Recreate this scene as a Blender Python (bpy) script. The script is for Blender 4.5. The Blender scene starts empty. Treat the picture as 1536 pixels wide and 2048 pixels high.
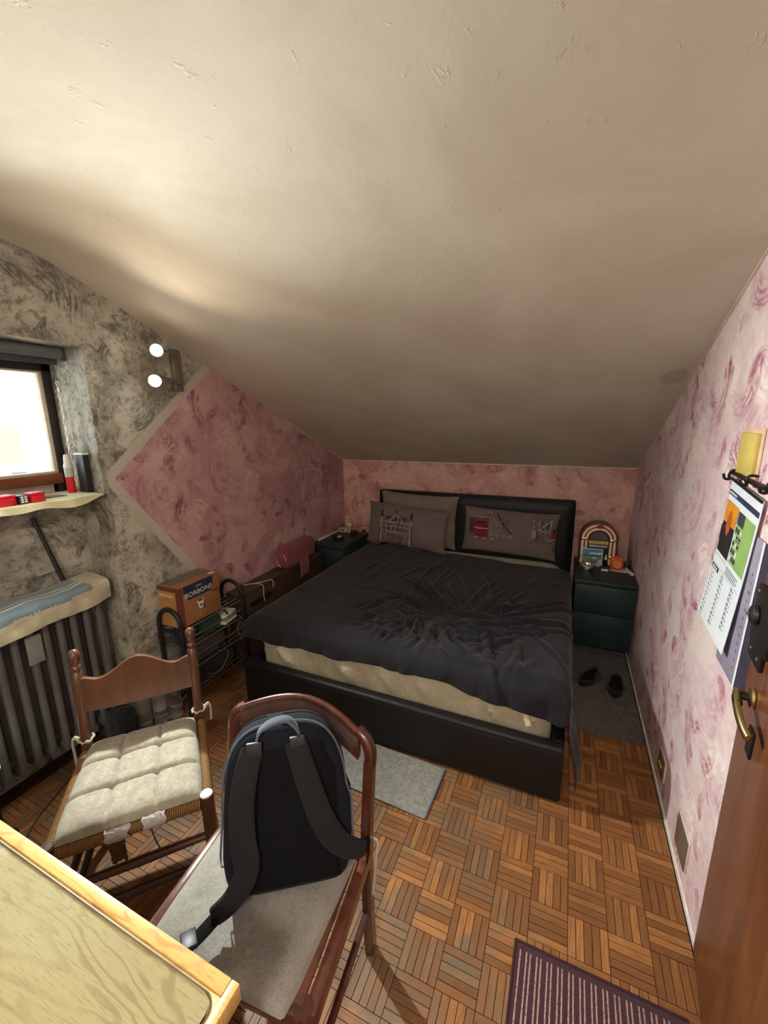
import bpy, bmesh, math, random
from mathutils import Vector, Matrix, noise
random.seed(7)
C = bpy.context.scene.collection
PI = math.pi
sin, cos = math.sin, math.cos
def S(r, g, b, k=1.0):
    f = lambda c: (c/255/12.92 if c/255 <= .04045 else ((c/255+.055)/1.055)**2.4)*k
    return (f(r), f(g), f(b), 1)

# ------------------------------------------------------------------ camera, sky, exposure
sc = bpy.context.scene
cam_d = bpy.data.cameras.new('camera')
cam = bpy.data.objects.new('camera', cam_d); C.objects.link(cam)
YAW, PITCH, ROLL, FPX = -.419107, .215963, .0120904, 824.167
fwd = Vector((sin(YAW)*cos(PITCH), cos(YAW)*cos(PITCH), -sin(PITCH)))
rgt = Vector((cos(YAW), -sin(YAW), 0)); dwn = fwd.cross(rgt)
r2 = rgt*cos(ROLL)+dwn*sin(ROLL); d2 = -rgt*sin(ROLL)+dwn*cos(ROLL)
cam.matrix_world = Matrix(((r2.x, -d2.x, -fwd.x, 0), (r2.y, -d2.y, -fwd.y, 0), (r2.z, -d2.z, -fwd.z, 1.6), (0, 0, 0, 1)))
cam_d.sensor_fit = 'VERTICAL'; cam_d.sensor_height = 36; cam_d.sensor_width = 27
cam_d.lens = FPX/2048*36; cam_d.clip_start = .02
sc.camera = cam
w = bpy.data.worlds.new('sky'); sc.world = w; w.use_nodes = True
bg = w.node_tree.nodes['Background']
bg.inputs[0].default_value = (.86, .93, 1, 1); bg.inputs[1].default_value = 5.0
sc.view_settings.view_transform = 'Standard'
sc.view_settings.look = 'None'
sc.view_settings.gamma = 1; sc.view_settings.use_curve_mapping = False
sc.view_settings.exposure = .10
LAMP_WARM, LAMP_COOL, FILL = 30.0, 235.0, 33.0      # watts of the two wall bulbs and of the added fill lamp behind the camera

# ------------------------------------------------------------------ helpers: nodes
class NT:
    def __init__(s, name):
        s.m = bpy.data.materials.new(name); s.m.use_nodes = True
        s.t = s.m.node_tree; s.bsdf = s.t.nodes['Principled BSDF']
        s.pos = None
    def put(s, sock, v):
        if isinstance(v, bpy.types.NodeSocket): s.t.links.new(v, sock)
        elif v is not None: sock.default_value = v
    def n(s, typ, ins=(), out=0, **kw):
        nd = s.t.nodes.new(typ)
        for k, v in kw.items(): setattr(nd, k, v)
        for k, v in (ins.items() if isinstance(ins, dict) else enumerate(ins)): s.put(nd.inputs[k], v)
        return nd.outputs[out]
    def m_(s, op, a, b=None, c=None, clamp=False):
        nd = s.t.nodes.new('ShaderNodeMath'); nd.operation = op; nd.use_clamp = clamp
        for i, v in enumerate((a, b, c)):
            if v is not None: s.put(nd.inputs[i], v)
        return nd.outputs[0]
    def vm(s, op, a, b=None, out=0, scale=None):
        nd = s.t.nodes.new('ShaderNodeVectorMath'); nd.operation = op
        s.put(nd.inputs[0], a)
        if b is not None: s.put(nd.inputs[1], b)
        if scale is not None: s.put(nd.inputs['Scale'], scale)
        return nd.outputs[out]
    def P(s):
        if s.pos is None: s.pos = s.n('ShaderNodeNewGeometry')
        return s.pos
    def O(s): return s.n('ShaderNodeTexCoord', out=3)
    def sep(s, v):
        nd = s.t.nodes.new('ShaderNodeSeparateXYZ'); s.put(nd.inputs[0], v); return nd.outputs
    def cmb(s, x=0., y=0., z=0.): return s.n('ShaderNodeCombineXYZ', (x, y, z))
    def noise(s, v, scale, detail=3, rough=.55, dist=0., out=0):
        return s.n('ShaderNodeTexNoise', {'Vector': v, 'Scale': scale, 'Detail': detail, 'Roughness': rough, 'Distortion': dist}, out)
    def mr(s, v, a, b, c=0., d=1., smooth=True):
        return s.n('ShaderNodeMapRange', {'Value': v, 'From Min': a, 'From Max': b, 'To Min': c, 'To Max': d}, interpolation_type='SMOOTHSTEP' if smooth else 'LINEAR')
    def mix(s, f, a, b, mode='MIX'):
        nd = s.t.nodes.new('ShaderNodeMix'); nd.data_type = 'RGBA'; nd.blend_type = mode
        s.put(nd.inputs[0], f); s.put(nd.inputs[6], a); s.put(nd.inputs[7], b); return nd.outputs[2]
    def scl(s, v, x, y, z): return s.vm('MULTIPLY', v, (x, y, z))
    def bump(s, h, strength=.3, dist=.01):
        s.put(s.bsdf.inputs['Normal'], s.n('ShaderNodeBump', {'Height': h, 'Strength': strength, 'Distance': dist}))
    def col(s, c): s.put(s.bsdf.inputs['Base Color'], c); return s
    def set(s, **kw):
        for k, v in kw.items(): s.put(s.bsdf.inputs[k.replace('_', ' ')], v)
        return s

def plain(name, c, rough=.5, metal=0., var=.12, vs=14., bump=0., bs=60., **kw):
    t = NT(name); o = t.O()
    n = t.noise(o, vs, 4)
    dk = tuple(x*(1-var) for x in c[:3])+(1,); lt = tuple(min(1, x*(1+var)) for x in c[:3])+(1,)
    t.col(t.mix(t.mr(n, .3, .7), dk, lt)).set(Roughness=rough, Metallic=metal, **kw)
    if bump: t.bump(t.noise(o, bs, 3), bump, .004)
    return t.m
def wood(name, a, b, axis=2, rough=.4, scale=1., coat=0., ring=1.0):
    t = NT(name); o = t.O(); st = [9., 9., 9.]; st[axis] = .9
    v = t.scl(o, *[x*scale for x in st])
    n1 = t.noise(v, 1.6, 5, .6, 1.2*ring); n2 = t.noise(t.scl(v, 5, 5, 5), 3., 3, .6)
    f = t.m_('ADD', t.m_('MULTIPLY', t.mr(n1, .3, .7), .75), t.m_('MULTIPLY', n2, .3))
    t.col(t.mix(f, a, b)).set(Roughness=rough, Coat_Weight=coat, Coat_Roughness=.15)
    t.bump(n2, .08, .002)
    return t.m
def fabric(name, a, b, weave=700., rough=.9, bump=.35, mott=7., mamt=.5, sheen=.15):
    t = NT(name); o = t.O()
    w1 = t.noise(t.scl(o, 1, .12, 1), weave, 1); w2 = t.noise(t.scl(o, .12, 1, 1), weave, 1)
    ww = t.m_('MULTIPLY', t.m_('ADD', w1, w2), .5)
    m = t.noise(o, mott, 4)
    f = t.m_('ADD', t.m_('MULTIPLY', t.mr(ww, .32, .68), 1-mamt), t.m_('MULTIPLY', t.mr(m, .3, .7), mamt))
    t.col(t.mix(f, a, b)).set(Roughness=rough, Sheen_Weight=sheen, Specular_IOR_Level=.2)
    t.bump(ww, bump, .0015)
    return t.m
def emit(name, c, s):
    t = NT(name); t.col(c).set(Emission_Color=c, Emission_Strength=s); return t.m

# ------------------------------------------------------------------ helpers: meshes
def link(o):
    C.objects.link(o); return o
def obj(name, bm, m, parent=None, smooth=35, **props):
    me = bpy.data.meshes.new(name)
    bmesh.ops.recalc_face_normals(bm, faces=bm.faces)
    bm.to_mesh(me); bm.free()
    for x in (m if isinstance(m, (list, tuple)) else [m]): me.materials.append(x)
    if smooth:
        me.shade_smooth(); me.set_sharp_from_angle(angle=math.radians(smooth))
    o = link(bpy.data.objects.new(name, me))
    if parent: o.parent = parent
    for k, v in props.items(): o[k] = v
    return o
def tag(o, label, cat, group=None):
    o['label'] = label; o['category'] = cat
    if group: o['group'] = group
    return o
def thing(name, label, cat, loc=(0, 0, 0), rotz=0., group=None, mat=None):
    o = link(bpy.data.objects.new(name, None)); o.empty_display_size = .05
    if mat is not None: o.matrix_world = mat
    else: o.location = loc; o.rotation_euler = (0, 0, rotz)
    return tag(o, label, cat, group)
def struct(name, bm, m, smooth=35, parent=None):
    return obj(name, bm, m, parent, smooth, kind='structure')
def B(): return bmesh.new()
def box(bm, x0, x1, y0, y1, z0, z1, r=0., seg=2, M=None, mi=0):
    vs = [bm.verts.new((x, y, z)) for x in (x0, x1) for y in (y0, y1) for z in (z0, z1)]
    q = [(0, 1, 3, 2), (4, 6, 7, 5), (0, 4, 5, 1), (2, 3, 7, 6), (0, 2, 6, 4), (1, 5, 7, 3)]
    fs = [bm.faces.new([vs[i] for i in f]) for f in q]
    for f in fs: f.material_index = mi
    if r > 0:
        es = list({e for f in fs for e in f.edges})
        res = bmesh.ops.bevel(bm, geom=es, offset=r, segments=seg, profile=.5, affect='EDGES')
        allv = {v for f in res['faces'] for v in f.verts} | {v for v in vs if v.is_valid}
        for v in list(allv):
            for f in v.link_faces: f.material_index = mi
        vs = list({v2 for v in allv for f in v.link_faces for v2 in f.verts})
    if M is not None:
        for v in vs: v.co = M @ v.co
    return bm
def frame_of(d):
    d = d.normalized(); u = Vector((0, 0, 1)) if abs(d.z) < .9 else Vector((1, 0, 0))
    a = d.cross(u).normalized(); return a, d.cross(a).normalized()
def tube(bm, pts, r, seg=8, closed=False, mi=0, flat=1.0):
    pts = [Vector(p) for p in pts]; n = len(pts); rings = []
    a = None
    for i, p in enumerate(pts):
        if closed: d = pts[(i+1) % n]-pts[i-1]
        else: d = pts[min(i+1, n-1)]-pts[max(i-1, 0)]
        d.normalize()
        if a is None: a, b = frame_of(d)
        else:
            a = (a-d*a.dot(d)).normalized(); b = d.cross(a)
        rr = r[i] if isinstance(r, (list, tuple)) else r
        rings.append([bm.verts.new(p+a*cos(2*PI*k/seg)*rr+b*sin(2*PI*k/seg)*rr*flat) for k in range(seg)])
    for i in range(n if closed else n-1):
        A, D = rings[i], rings[(i+1) % n]
        for k in range(seg):
            f = bm.faces.new((A[k], A[(k+1) % seg], D[(k+1) % seg], D[k])); f.material_index = mi
    if not closed:
        for R_ in (rings[0], rings[-1]):
            f = bm.faces.new(R_); f.material_index = mi
    return bm
def lathe(bm, prof, seg=20, o=(0, 0, 0), M=None, mi=0):
    rings = []; o = Vector(o)
    for r, z in prof:
        ring = []
        for k in range(seg):
            p = Vector((r*cos(2*PI*k/seg), r*sin(2*PI*k/seg), z))
            ring.append(bm.verts.new((M @ p if M else p)+o))
        rings.append(ring)
    for i in range(len(rings)-1):
        for k in range(seg):
            f = bm.faces.new((rings[i][k], rings[i][(k+1) % seg], rings[i+1][(k+1) % seg], rings[i+1][k])); f.material_index = mi
    for R_, (r, z) in ((rings[0], prof[0]), (rings[-1], prof[-1])):
        if r > 1e-5:
            f = bm.faces.new(R_); f.material_index = mi
    return bm
def grid(bm, f, nu, nv, mi=0, wrap=False):
    g = [[bm.verts.new(f(i/nu, j/nv)) for j in range(nv+1)] for i in range(nu+1)]
    for i in range(nu):
        for j in range(nv):
            q = bm.faces.new((g[i][j], g[i+1][j], g[i+1][j+1], g[i][j+1]))
            q.material_index = mi(i/nu, j/nv) if callable(mi) else mi
    return g
def shell(bm, f, nu, nv, th, mi=0, mb=None):
    """a sheet with thickness: f(u, v) -> point, th -> offset vector or amount along -z"""
    g1 = grid(bm, f, nu, nv, mi)
    off = th if isinstance(th, Vector) else Vector((0, 0, -th))
    g2 = grid(bm, lambda u, v: Vector(f(u, v))+off, nu, nv, mb if mb is not None else (mi if not callable(mi) else 0))
    def side(a, b):
        for k in range(len(a)-1): bm.faces.new((a[k], a[k+1], b[k+1], b[k]))
    side(g1[0], g2[0]); side(g1[-1], g2[-1])
    side([r[0] for r in g1], [r[0] for r in g2]); side([r[-1] for r in g1], [r[-1] for r in g2])
    return bm
def band(bm, pts, wid, nrm, th, mi=0):
    """flat strap along pts; wid = width or list; nrm = face normal(s)"""
    pts = [Vector(p) for p in pts]; n = len(pts); rings = []
    for i, p in enumerate(pts):
        d = (pts[min(i+1, n-1)]-pts[max(i-1, 0)]).normalized()
        nn = Vector(nrm[i] if isinstance(nrm, list) else nrm)
        nn = (nn-d*nn.dot(d)).normalized(); s = d.cross(nn)
        ww = (wid[i] if isinstance(wid, list) else wid)/2
        rings.append([bm.verts.new(p+s*a*ww+nn*c*th/2) for a, c in ((-1, -1), (1, -1), (1, .4), (.8, 1), (-.8, 1), (-1, .4))])
    for i in range(n-1):
        for k in range(6):
            f = bm.faces.new((rings[i][k], rings[i][(k+1) % 6], rings[i+1][(k+1) % 6], rings[i+1][k])); f.material_index = mi
    bm.faces.new(rings[0]); bm.faces.new(rings[-1])
    return bm
def poly(bm, pts, off, mi=0):
    """extrude a planar polygon by vector off"""
    off = Vector(off); a = [bm.verts.new(p) for p in pts]; b = [bm.verts.new(Vector(p)+off) for p in pts]
    fs = [bm.faces.new(a), bm.faces.new(b)]
    for i in range(len(a)): fs.append(bm.faces.new((a[i], a[(i+1) % len(a)], b[(i+1) % len(a)], b[i])))
    for f in fs: f.material_index = mi
    return bm
def quad(bm, a, b, c, d, mi=0):
    f = bm.faces.new([bm.verts.new(p) for p in (a, b, c, d)]); f.material_index = mi
def text(bm, body, size, M, ext=.0004, mi=0, align='CENTER', space=1., line=1.):
    cu = bpy.data.curves.new('t', 'FONT'); cu.body = body; cu.size = size; cu.extrude = ext; cu.resolution_u = 2
    cu.align_x = align; cu.align_y = 'CENTER'; cu.space_character = space; cu.space_line = line
    o = link(bpy.data.objects.new('t', cu))
    me = bpy.data.meshes.new_from_object(o.evaluated_get(bpy.context.evaluated_depsgraph_get()))
    me.transform(M)
    n0 = len(bm.faces); bm.from_mesh(me); bm.faces.ensure_lookup_table()
    for f in bm.faces[n0:]: f.material_index = mi
    bpy.data.objects.remove(o); bpy.data.meshes.remove(me); bpy.data.curves.remove(cu)
def marks(bm, w_, h_, M, n=9, t_=.0004):
    """a row of small illegible print: uneven little blocks centred on the local origin"""
    xs = [0.]
    for k in range(n): xs.append(xs[-1]+.6+.5*((k*37) % 7)/7)
    for k in range(n):
        a = w_*(xs[k]/xs[-1]-.5); b = w_*((xs[k+1]-.22)/xs[-1]-.5); q = h_*(.32+.18*((k*13) % 5)/4)
        box(bm, a, b, -h_*.4, q, 0, t_, M=M)
def smooth_pts(pts, n=8):
    """Catmull-Rom through the points"""
    P = [Vector(p) for p in pts]; out = []
    for i in range(len(P)-1):
        p0, p1, p2, p3 = P[max(i-1, 0)], P[i], P[i+1], P[min(i+2, len(P)-1)]
        for k in range(n):
            t = k/n
            out.append(.5*((2*p1)+(p2-p0)*t+(2*p0-5*p1+4*p2-p3)*t*t+(3*p1-p0-3*p2+p3)*t**3))
    out.append(P[-1]); return out
def nz(x, y=0., z=0.): return noise.noise(Vector((x, y, z)))
def lerp(a, b, t): return a+(b-a)*t
def sst(a, b, x):
    t = min(1, max(0, (x-a)/(b-a))); return t*t*(3-2*t)
def axes(o, x, y, z):
    return Matrix(((x[0], y[0], z[0], o[0]), (x[1], y[1], z[1], o[1]), (x[2], y[2], z[2], o[2]), (0, 0, 0, 1)))

XL, XR, YB = -1.996, .475, 3.516          # inner faces of the left, right and back walls
YF = -1.3                                  # front wall behind the camera
NY, NZ, NX = 1.23, 1.943, -2.256           # window niche: right edge, top, depth
# ------------------------------------------------------------------ wall paint, ceiling and floor materials
def strokes(t, v2, scale, off, amp, thr, r0=.18, r1=.62, lo=.34, hi=.62, fl=.25, freq=46., soft=.2):
    """curved brush marks: one fan of bristle lines per random cell"""
    wv = t.vm('ADD', t.vm('SCALE', v2, scale=scale), (off, off*1.7, 0))
    warp = t.noise(wv, 1.1, 2, out=1)
    wv = t.vm('ADD', wv, t.vm('SCALE', t.vm('SUBTRACT', warp, (.5, .5, .5)), scale=.2))
    vor = t.t.nodes.new('ShaderNodeTexVoronoi'); vor.voronoi_dimensions = '2D'
    t.put(vor.inputs['Vector'], wv); vor.inputs['Scale'].default_value = 1.
    rnd = t.sep(vor.outputs['Color']); d = t.sep(t.vm('SUBTRACT', wv, vor.outputs['Position']))
    dx = t.m_('ADD', d[0], t.m_('MULTIPLY_ADD', rnd[2], .5, -.25))
    r = t.m_('SQRT', t.m_('ADD', t.m_('MULTIPLY', dx, dx), t.m_('MULTIPLY', d[1], d[1])))
    a = t.m_('WRAP', t.m_('ADD', t.m_('ARCTAN2', d[1], dx), t.m_('MULTIPLY', rnd[0], 6.283)), PI, -PI)
    rr = t.m_('MULTIPLY', t.mr(r, r0, r0+.1), t.mr(r, r1-soft, r1, 1., 0.))
    aa = t.m_('MULTIPLY', t.mr(a, -1.6, -1.35), t.mr(a, -1.2, 1.5, 1., 0.))
    br = t.noise(t.cmb(t.m_('MULTIPLY', r, freq), t.m_('MULTIPLY', a, 2.2), t.m_('MULTIPLY', rnd[1], 40.)), 1., 2)
    msk = t.m_('MULTIPLY', t.m_('MULTIPLY', rr, aa), t.mr(br, lo, hi, fl, 1.))
    return t.m_('MULTIPLY', t.m_('MULTIPLY', msk, t.mr(rnd[1], thr, thr+.12)), amp)
def pink_layers(t, v2, light, mid, deep, k=1.0):
    big = t.noise(v2, 2.6, 4, .6, .8); fine = t.noise(v2, 26., 5, .7, .3)
    wash = t.noise(t.scl(v2, 1.6, .8, 1), 5.5, 6, .72, 1.6)
    c = t.mix(t.mr(t.m_('ADD', t.m_('MULTIPLY', big, .6), t.m_('MULTIPLY', fine, .4)), .40, .62), light, mid)
    c = t.mix(t.m_('MULTIPLY', t.mr(wash, .55, .8), .42*k), c, deep)
    blot = t.m_('MULTIPLY', t.mr(t.noise(v2, 6.3, 3, .6, .9), .63, .74), t.mr(t.noise(v2, 60., 4, .7), .35, .6))
    c = t.mix(t.m_('MULTIPLY', blot, .62*k), c, deep)
    half = tuple(.55*a+.45*b for a, b in zip(mid[:3], deep[:3]))+(1,)
    pale = tuple(min(1, x*1.15) for x in light[:3])+(1,)
    c = t.mix(strokes(t, v2, 2.3, 51.7, .68*k, .1, .08, .75, .42, .62, .1, 22.), c, half)
    c = t.mix(strokes(t, v2, 3.0, 23.7, .9, .1, .1, .7, .40, .6, .2, 22.), c, pale)
    c = t.mix(strokes(t, v2, 3.8, 67.1, .55*k, .2, .1, .66, .42, .62, .1, 24.), c, half)
    c = t.mix(strokes(t, v2, 3.2, 3.1, .85*k, .22, .20, .54, .38, .64, .12, 26., .10), c, deep)
    c = t.mix(strokes(t, v2, 5.6, 11.3, .9*k, .32, .18, .54, .38, .62, .15, 30., .12), c, deep)
    t.bump(t.m_('ADD', t.m_('MULTIPLY', fine, .6), wash), .25, .006)
    return c
def pink_wall(name, ax, light, mid, deep, k=1.):
    t = NT(name); p = t.sep(t.P()); v2 = t.cmb(p[ax], p[2], 0.)
    t.col(pink_layers(t, v2, light, mid, deep, k)).set(Roughness=.75, Specular_IOR_Level=.25)
    return t.m
def gray_layers(t, v2):
    n1 = t.noise(v2, 3.1, 5, .62, .8); n2 = t.noise(v2, 34., 6, .78, .6); n3 = t.noise(v2, 9., 4, .7, 1.5)
    c = t.mix(t.mr(n1, .3, .7), S(194, 190, 172), S(142, 137, 126))
    sp = t.m_('MULTIPLY', t.mr(n2, .45, .58), t.mr(n3, .38, .56))
    c = t.mix(t.m_('MULTIPLY', sp, .6), c, S(66, 65, 65))
    sm = t.mr(t.noise(v2, 4.7, 3, .5, .5), .60, .74)
    c = t.mix(t.m_('MULTIPLY', sm, .7), c, S(50, 50, 53))
    c = t.mix(strokes(t, v2, 3.1, 25.5, .7, .1, .08, .72, .44, .58, .05, 36.), c, S(74, 72, 72))
    c = t.mix(strokes(t, v2, 4.3, 5.5, .8, .25), c, S(52, 50, 50))
    c = t.mix(strokes(t, v2, 4.1, 15.5, .75, .2, .1, .7), c, S(205, 200, 180))
    return c
def left_paint():
    t = NT('left_wall_paint'); p = t.sep(t.P()); y, z = p[1], p[2]; v2 = t.cmb(y, z, 0.)
    wob = t.m_('MULTIPLY_ADD', t.noise(v2, 18., 2), .012, -.006)
    # the painted corner: apex at (1.285, 1.345); upper edge rises at .86, lower edge falls at 1.42
    dy = t.m_('SUBTRACT', y, 1.285)
    up = t.m_('DIVIDE', t.m_('SUBTRACT', t.m_('MULTIPLY', dy, .86), t.m_('SUBTRACT', z, 1.345)), 1.319)
    lo = t.m_('DIVIDE', t.m_('ADD', t.m_('MULTIPLY', dy, 1.42), t.m_('SUBTRACT', z, 1.345)), 1.737)
    d = t.m_('ADD', t.m_('MINIMUM', up, lo), wob)
    pk = pink_layers(t, v2, S(198, 164, 158), S(176, 134, 136), S(120, 46, 80), .85)
    gr = gray_layers(t, v2)
    wht = t.mix(t.noise(v2, 30., 4), S(176, 168, 152), S(196, 190, 176))
    c = t.mix(t.mr(d, -.052, -.044), gr, wht); c = t.mix(t.mr(d, -.003, .003), c, pk)
    t.col(c).set(Roughness=.8, Specular_IOR_Level=.2)
    return t.m
def niche_paint():
    t = NT('niche_paint'); p = t.sep(t.P())
    v2 = t.cmb(t.m_('ADD', p[1], t.m_('MULTIPLY', p[0], 1.3)), p[2], 0.)
    t.col(gray_layers(t, v2)).set(Roughness=.8, Specular_IOR_Level=.2)
    t.bump(t.noise(v2, 30., 5), .3, .006); return t.m
def ceiling_paint():
    t = NT('ceiling_plaster'); p = t.sep(t.P()); v2 = t.cmb(p[0], p[1], 0.)
    n = t.noise(v2, 1.7, 4, .6, .6); fine = t.noise(v2, 160., 3, .6); chips = t.noise(t.scl(v2, 1., .7, 1), 19., 5, .7, .4)
    c = t.mix(t.mr(n, .3, .7), S(212, 203, 186), S(198, 187, 168))
    # damp mark on the slope near the right wall
    sd = t.m_('SQRT', t.m_('ADD', t.m_('POWER', t.m_('MULTIPLY_ADD', p[0], 1., -.405), 2.), t.m_('POWER', t.m_('MULTIPLY_ADD', p[1], .8, -1.82), 2.)))
    sd = t.m_('ADD', sd, t.m_('MULTIPLY_ADD', t.noise(v2, 22., 3), .05, -.025))
    c = t.mix(t.mr(sd, .035, .062, .3, 0.), c, S(120, 100, 96))
    # grime above the back wall and along the painted gable
    c = t.mix(t.m_('MULTIPLY', t.mr(t.noise(v2, 30., 5, .7), .66, .74), t.mr(chips, .55, .68)), c, S(132, 122, 108))
    t.col(c).set(Roughness=.85, Specular_IOR_Level=.2)
    h = t.m_('ADD', t.m_('MULTIPLY', fine, .5), t.m_('MULTIPLY', t.mr(chips, .62, .72), 1.4))
    t.bump(h, .3, .004); return t.m
BLK = .1168; X0, Y0 = -.118, 1.312           # parquet block size and one block corner
def parquet_mat():
    t = NT('parquet_oak'); p = t.sep(t.P())
    u = t.m_('DIVIDE', t.m_('SUBTRACT', p[0], X0), BLK); v = t.m_('DIVIDE', t.m_('SUBTRACT', p[1], Y0), BLK)
    iu, iv = t.m_('FLOOR', u), t.m_('FLOOR', v); fu, fv = t.m_('SUBTRACT', u, iu), t.m_('SUBTRACT', v, iv)
    par = t.m_('FLOORED_MODULO', t.m_('ADD', iu, iv), 2.)     # 0: strips run along y
    k = t.m_('FLOOR', t.m_('MULTIPLY', t.n('ShaderNodeMix', {0: par, 2: fu, 3: fv}), 5.))
    wn = t.n('ShaderNodeTexWhiteNoise', {'Vector': t.cmb(iu, iv, k)}, 0)
    wn2 = t.n('ShaderNodeTexWhiteNoise', {'Vector': t.cmb(t.m_('ADD', iu, 31.), iv, k)}, 0)
    g1 = t.noise(t.cmb(t.m_('MULTIPLY', p[0], 190.), t.m_('MULTIPLY', p[1], 14.), wn), 1., 5, .65, .4)
    g2 = t.noise(t.cmb(t.m_('MULTIPLY', p[0], 14.), t.m_('MULTIPLY', p[1], 190.), wn), 1., 5, .65, .4)
    g = t.n('ShaderNodeMix', {0: par, 2: g1, 3: g2})
    c = t.mix(t.mr(wn, 0., 1., 0., 1., False), S(120, 76, 42), S(172, 116, 66))
    c = t.mix(t.mr(wn2, .86, .95, 0., .5), c, S(96, 60, 36))
    c = t.mix(t.mr(g, .42, .7, 0., .6), c, S(92, 52, 26))
    v2 = t.cmb(p[0], p[1], 0.)
    wear = t.m_('MULTIPLY', t.mr(t.noise(v2, 4.2, 5, .65), .40, .58), t.mr(p[0], .25, -.25))
    wear = t.m_('MULTIPLY', wear, t.mr(wn, 0., 1., .45, 1.))
    c = t.mix(t.m_('MULTIPLY', wear, .85), c, S(104, 92, 74))
    t.col(c).set(Roughness=t.mr(g, .3, .7, .42, .6), Specular_IOR_Level=.35, Coat_Weight=.08, Coat_Roughness=.3)
    t.bump(g, .15, .001); return t.m

M_right = pink_wall('right_wall_paint', 1, S(236, 218, 213), S(222, 190, 194), S(164, 50, 100))
M_back = pink_wall('back_wall_paint', 0, S(222, 186, 172), S(206, 150, 146), S(146, 50, 78), .8)
M_left, M_niche, M_ceil, M_parq = left_paint(), niche_paint(), ceiling_paint(), parquet_mat()
M_joint = plain('floor_joint', S(58, 34, 20), .8)
M_white = plain('white_paint', S(225, 222, 212), .6)
M_plaster = plain('plain_plaster', S(190, 182, 166), .8, bump=.2)

# ------------------------------------------------------------------ the room
PROF = [(YB+.3, 1.246-.129), (YB, 1.246), (2.6, 1.640), (1.9, 1.941), (1.45, 2.134), (1.30, 2.198), (1.22, 2.230), (1.14, 2.256),
        (1.06, 2.274), (.96, 2.289), (.84, 2.300), (.6, 2.309), (.2, 2.315), (YF-.2, 2.32)]
def zc(y):
    for (a, za), (b, zb) in zip(PROF, PROF[1:]):
        if b <= y <= a: return lerp(zb, za, (y-b)/(a-b))
    return 2.32
bm = B(); box(bm, XL-.6, XR+.02, YF-.1, YB+.1, -.12, -.007); floor = struct('floor', bm, M_joint, 0)
bm = B()
top = [Vector((0, y, z)) for y, z in PROF]
g = grid(bm, lambda u, v: (lerp(XL-.02, XR+.02, u), *PROF[round(v*(len(PROF)-1))]), 1, len(PROF)-1)
g2 = grid(bm, lambda u, v: (lerp(XL-.02, XR+.02, u), PROF[round(v*(len(PROF)-1))][0], PROF[round(v*(len(PROF)-1))][1]+.12), 1, len(PROF)-1)
for i in (0, 1):
    for j in range(len(PROF)-1): bm.faces.new((g[i][j], g[i][j+1], g2[i][j+1], g2[i][j]))
for j in (0, -1): bm.faces.new((g[0][j], g[1][j], g2[1][j], g2[0][j]))
struct('ceiling', bm, M_ceil, 25)
def gable(y0, y1, zb=-.1):
    ys = sorted({y0, y1} | {y for y, _ in PROF if y0 < y < y1})
    return [(0, y0, zb), (0, y1, zb)]+[(0, y, zc(y)+.02) for y in reversed(ys)]
bm = B(); box(bm, XL-.3, XR+.3, YB, YB+.12, -.1, 1.262); struct('wall_back', bm, M_back)
bm = B(); poly(bm, [(XR, y, z) for _, y, z in gable(YF, YB)], (.12, 0, 0)); struct('wall_right', bm, M_right, 0)
bm = B(); box(bm, XL-.3, XR+.12, YF-.12, YF, -.1, 2.34); struct('wall_front', bm, M_plaster)
bm = B()                                         # the left wall stands round the window niche
NL = -.35
poly(bm, [(XL, y, z) for _, y, z in gable(NY, YB)], (-.30, 0, 0))
poly(bm, [(XL, y, z) for _, y, z in gable(YF, NL)], (-.30, 0, 0))
poly(bm, [(XL, y, z) for _, y, z in gable(NL, NY, NZ)], (-.30, 0, 0))
struct('wall_left', bm, M_left, 0)
bm = B(); box(bm, -2.40, -2.195, NL-.02, NY+.02, -.1, 1.275)          # breast under the window
struct('wall_niche', bm, M_niche)
bm = B()                                         # plaster lining of the niche: side and head
box(bm, -2.28, XL+.001, NY-.004, NY+.02, 0, NZ); box(bm, -2.28, XL-.002, NL, NY, NZ-.004, NZ+.02)
struct('trim_1', bm, M_niche)
# outer reveal of the window opening
WY, WZ0, WZ1 = 1.185, 1.375, 1.846
bm = B()
box(bm, -2.52, -2.305, WY-.005, WY+.2, 1.2, 2.1); box(bm, -2.52, -2.305, NL-.1, WY+.2, WZ1+.02, 2.2); box(bm, -2.56, -2.305, NL-.1, WY+.2, 1.2, WZ0-.03)
struct('trim_2', bm, M_white)
# parquet: strips over a dark bed, five to a block
def strip_bm(along_y):
    bm = B(); l, wd = BLK/2-.0004, BLK/10-.00045
    hx, hy = (wd, l) if along_y else (l, wd)
    box(bm, -hx, hx, -hy, hy, -.007, 0., 0)
    bmesh.ops.delete(bm, geom=[f for f in bm.faces if f.normal.z < -.5 or all(v.co.z < -.006 for v in f.verts)], context='FACES')
    for v in bm.verts:
        if v.co.z > -.001: v.co.x *= 1-.0006/hx; v.co.y *= 1-.0006/hy
    return bm
def to_px(x, y):
    v = Vector((x, y, -1.6)); zz = v.dot(fwd)
    if zz < .1: return None
    return 768+FPX*v.dot(r2)/zz, 1024+FPX*v.dot(d2)/zz, zz
allst = []
for iu in range(-17, 6):
    for iv in range(-9, 20):
        al = (iu+iv) % 2 == 0
        for k in range(5):
            o5 = (k-2)*BLK/5
            cx, cy = X0+(iu+.5)*BLK+(o5 if al else 0), Y0+(iv+.5)*BLK+(0 if al else o5)
            if -2.2 < cx < XR-.012 and YF < cy < YB-.012: allst.append((cx, cy, al))
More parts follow.
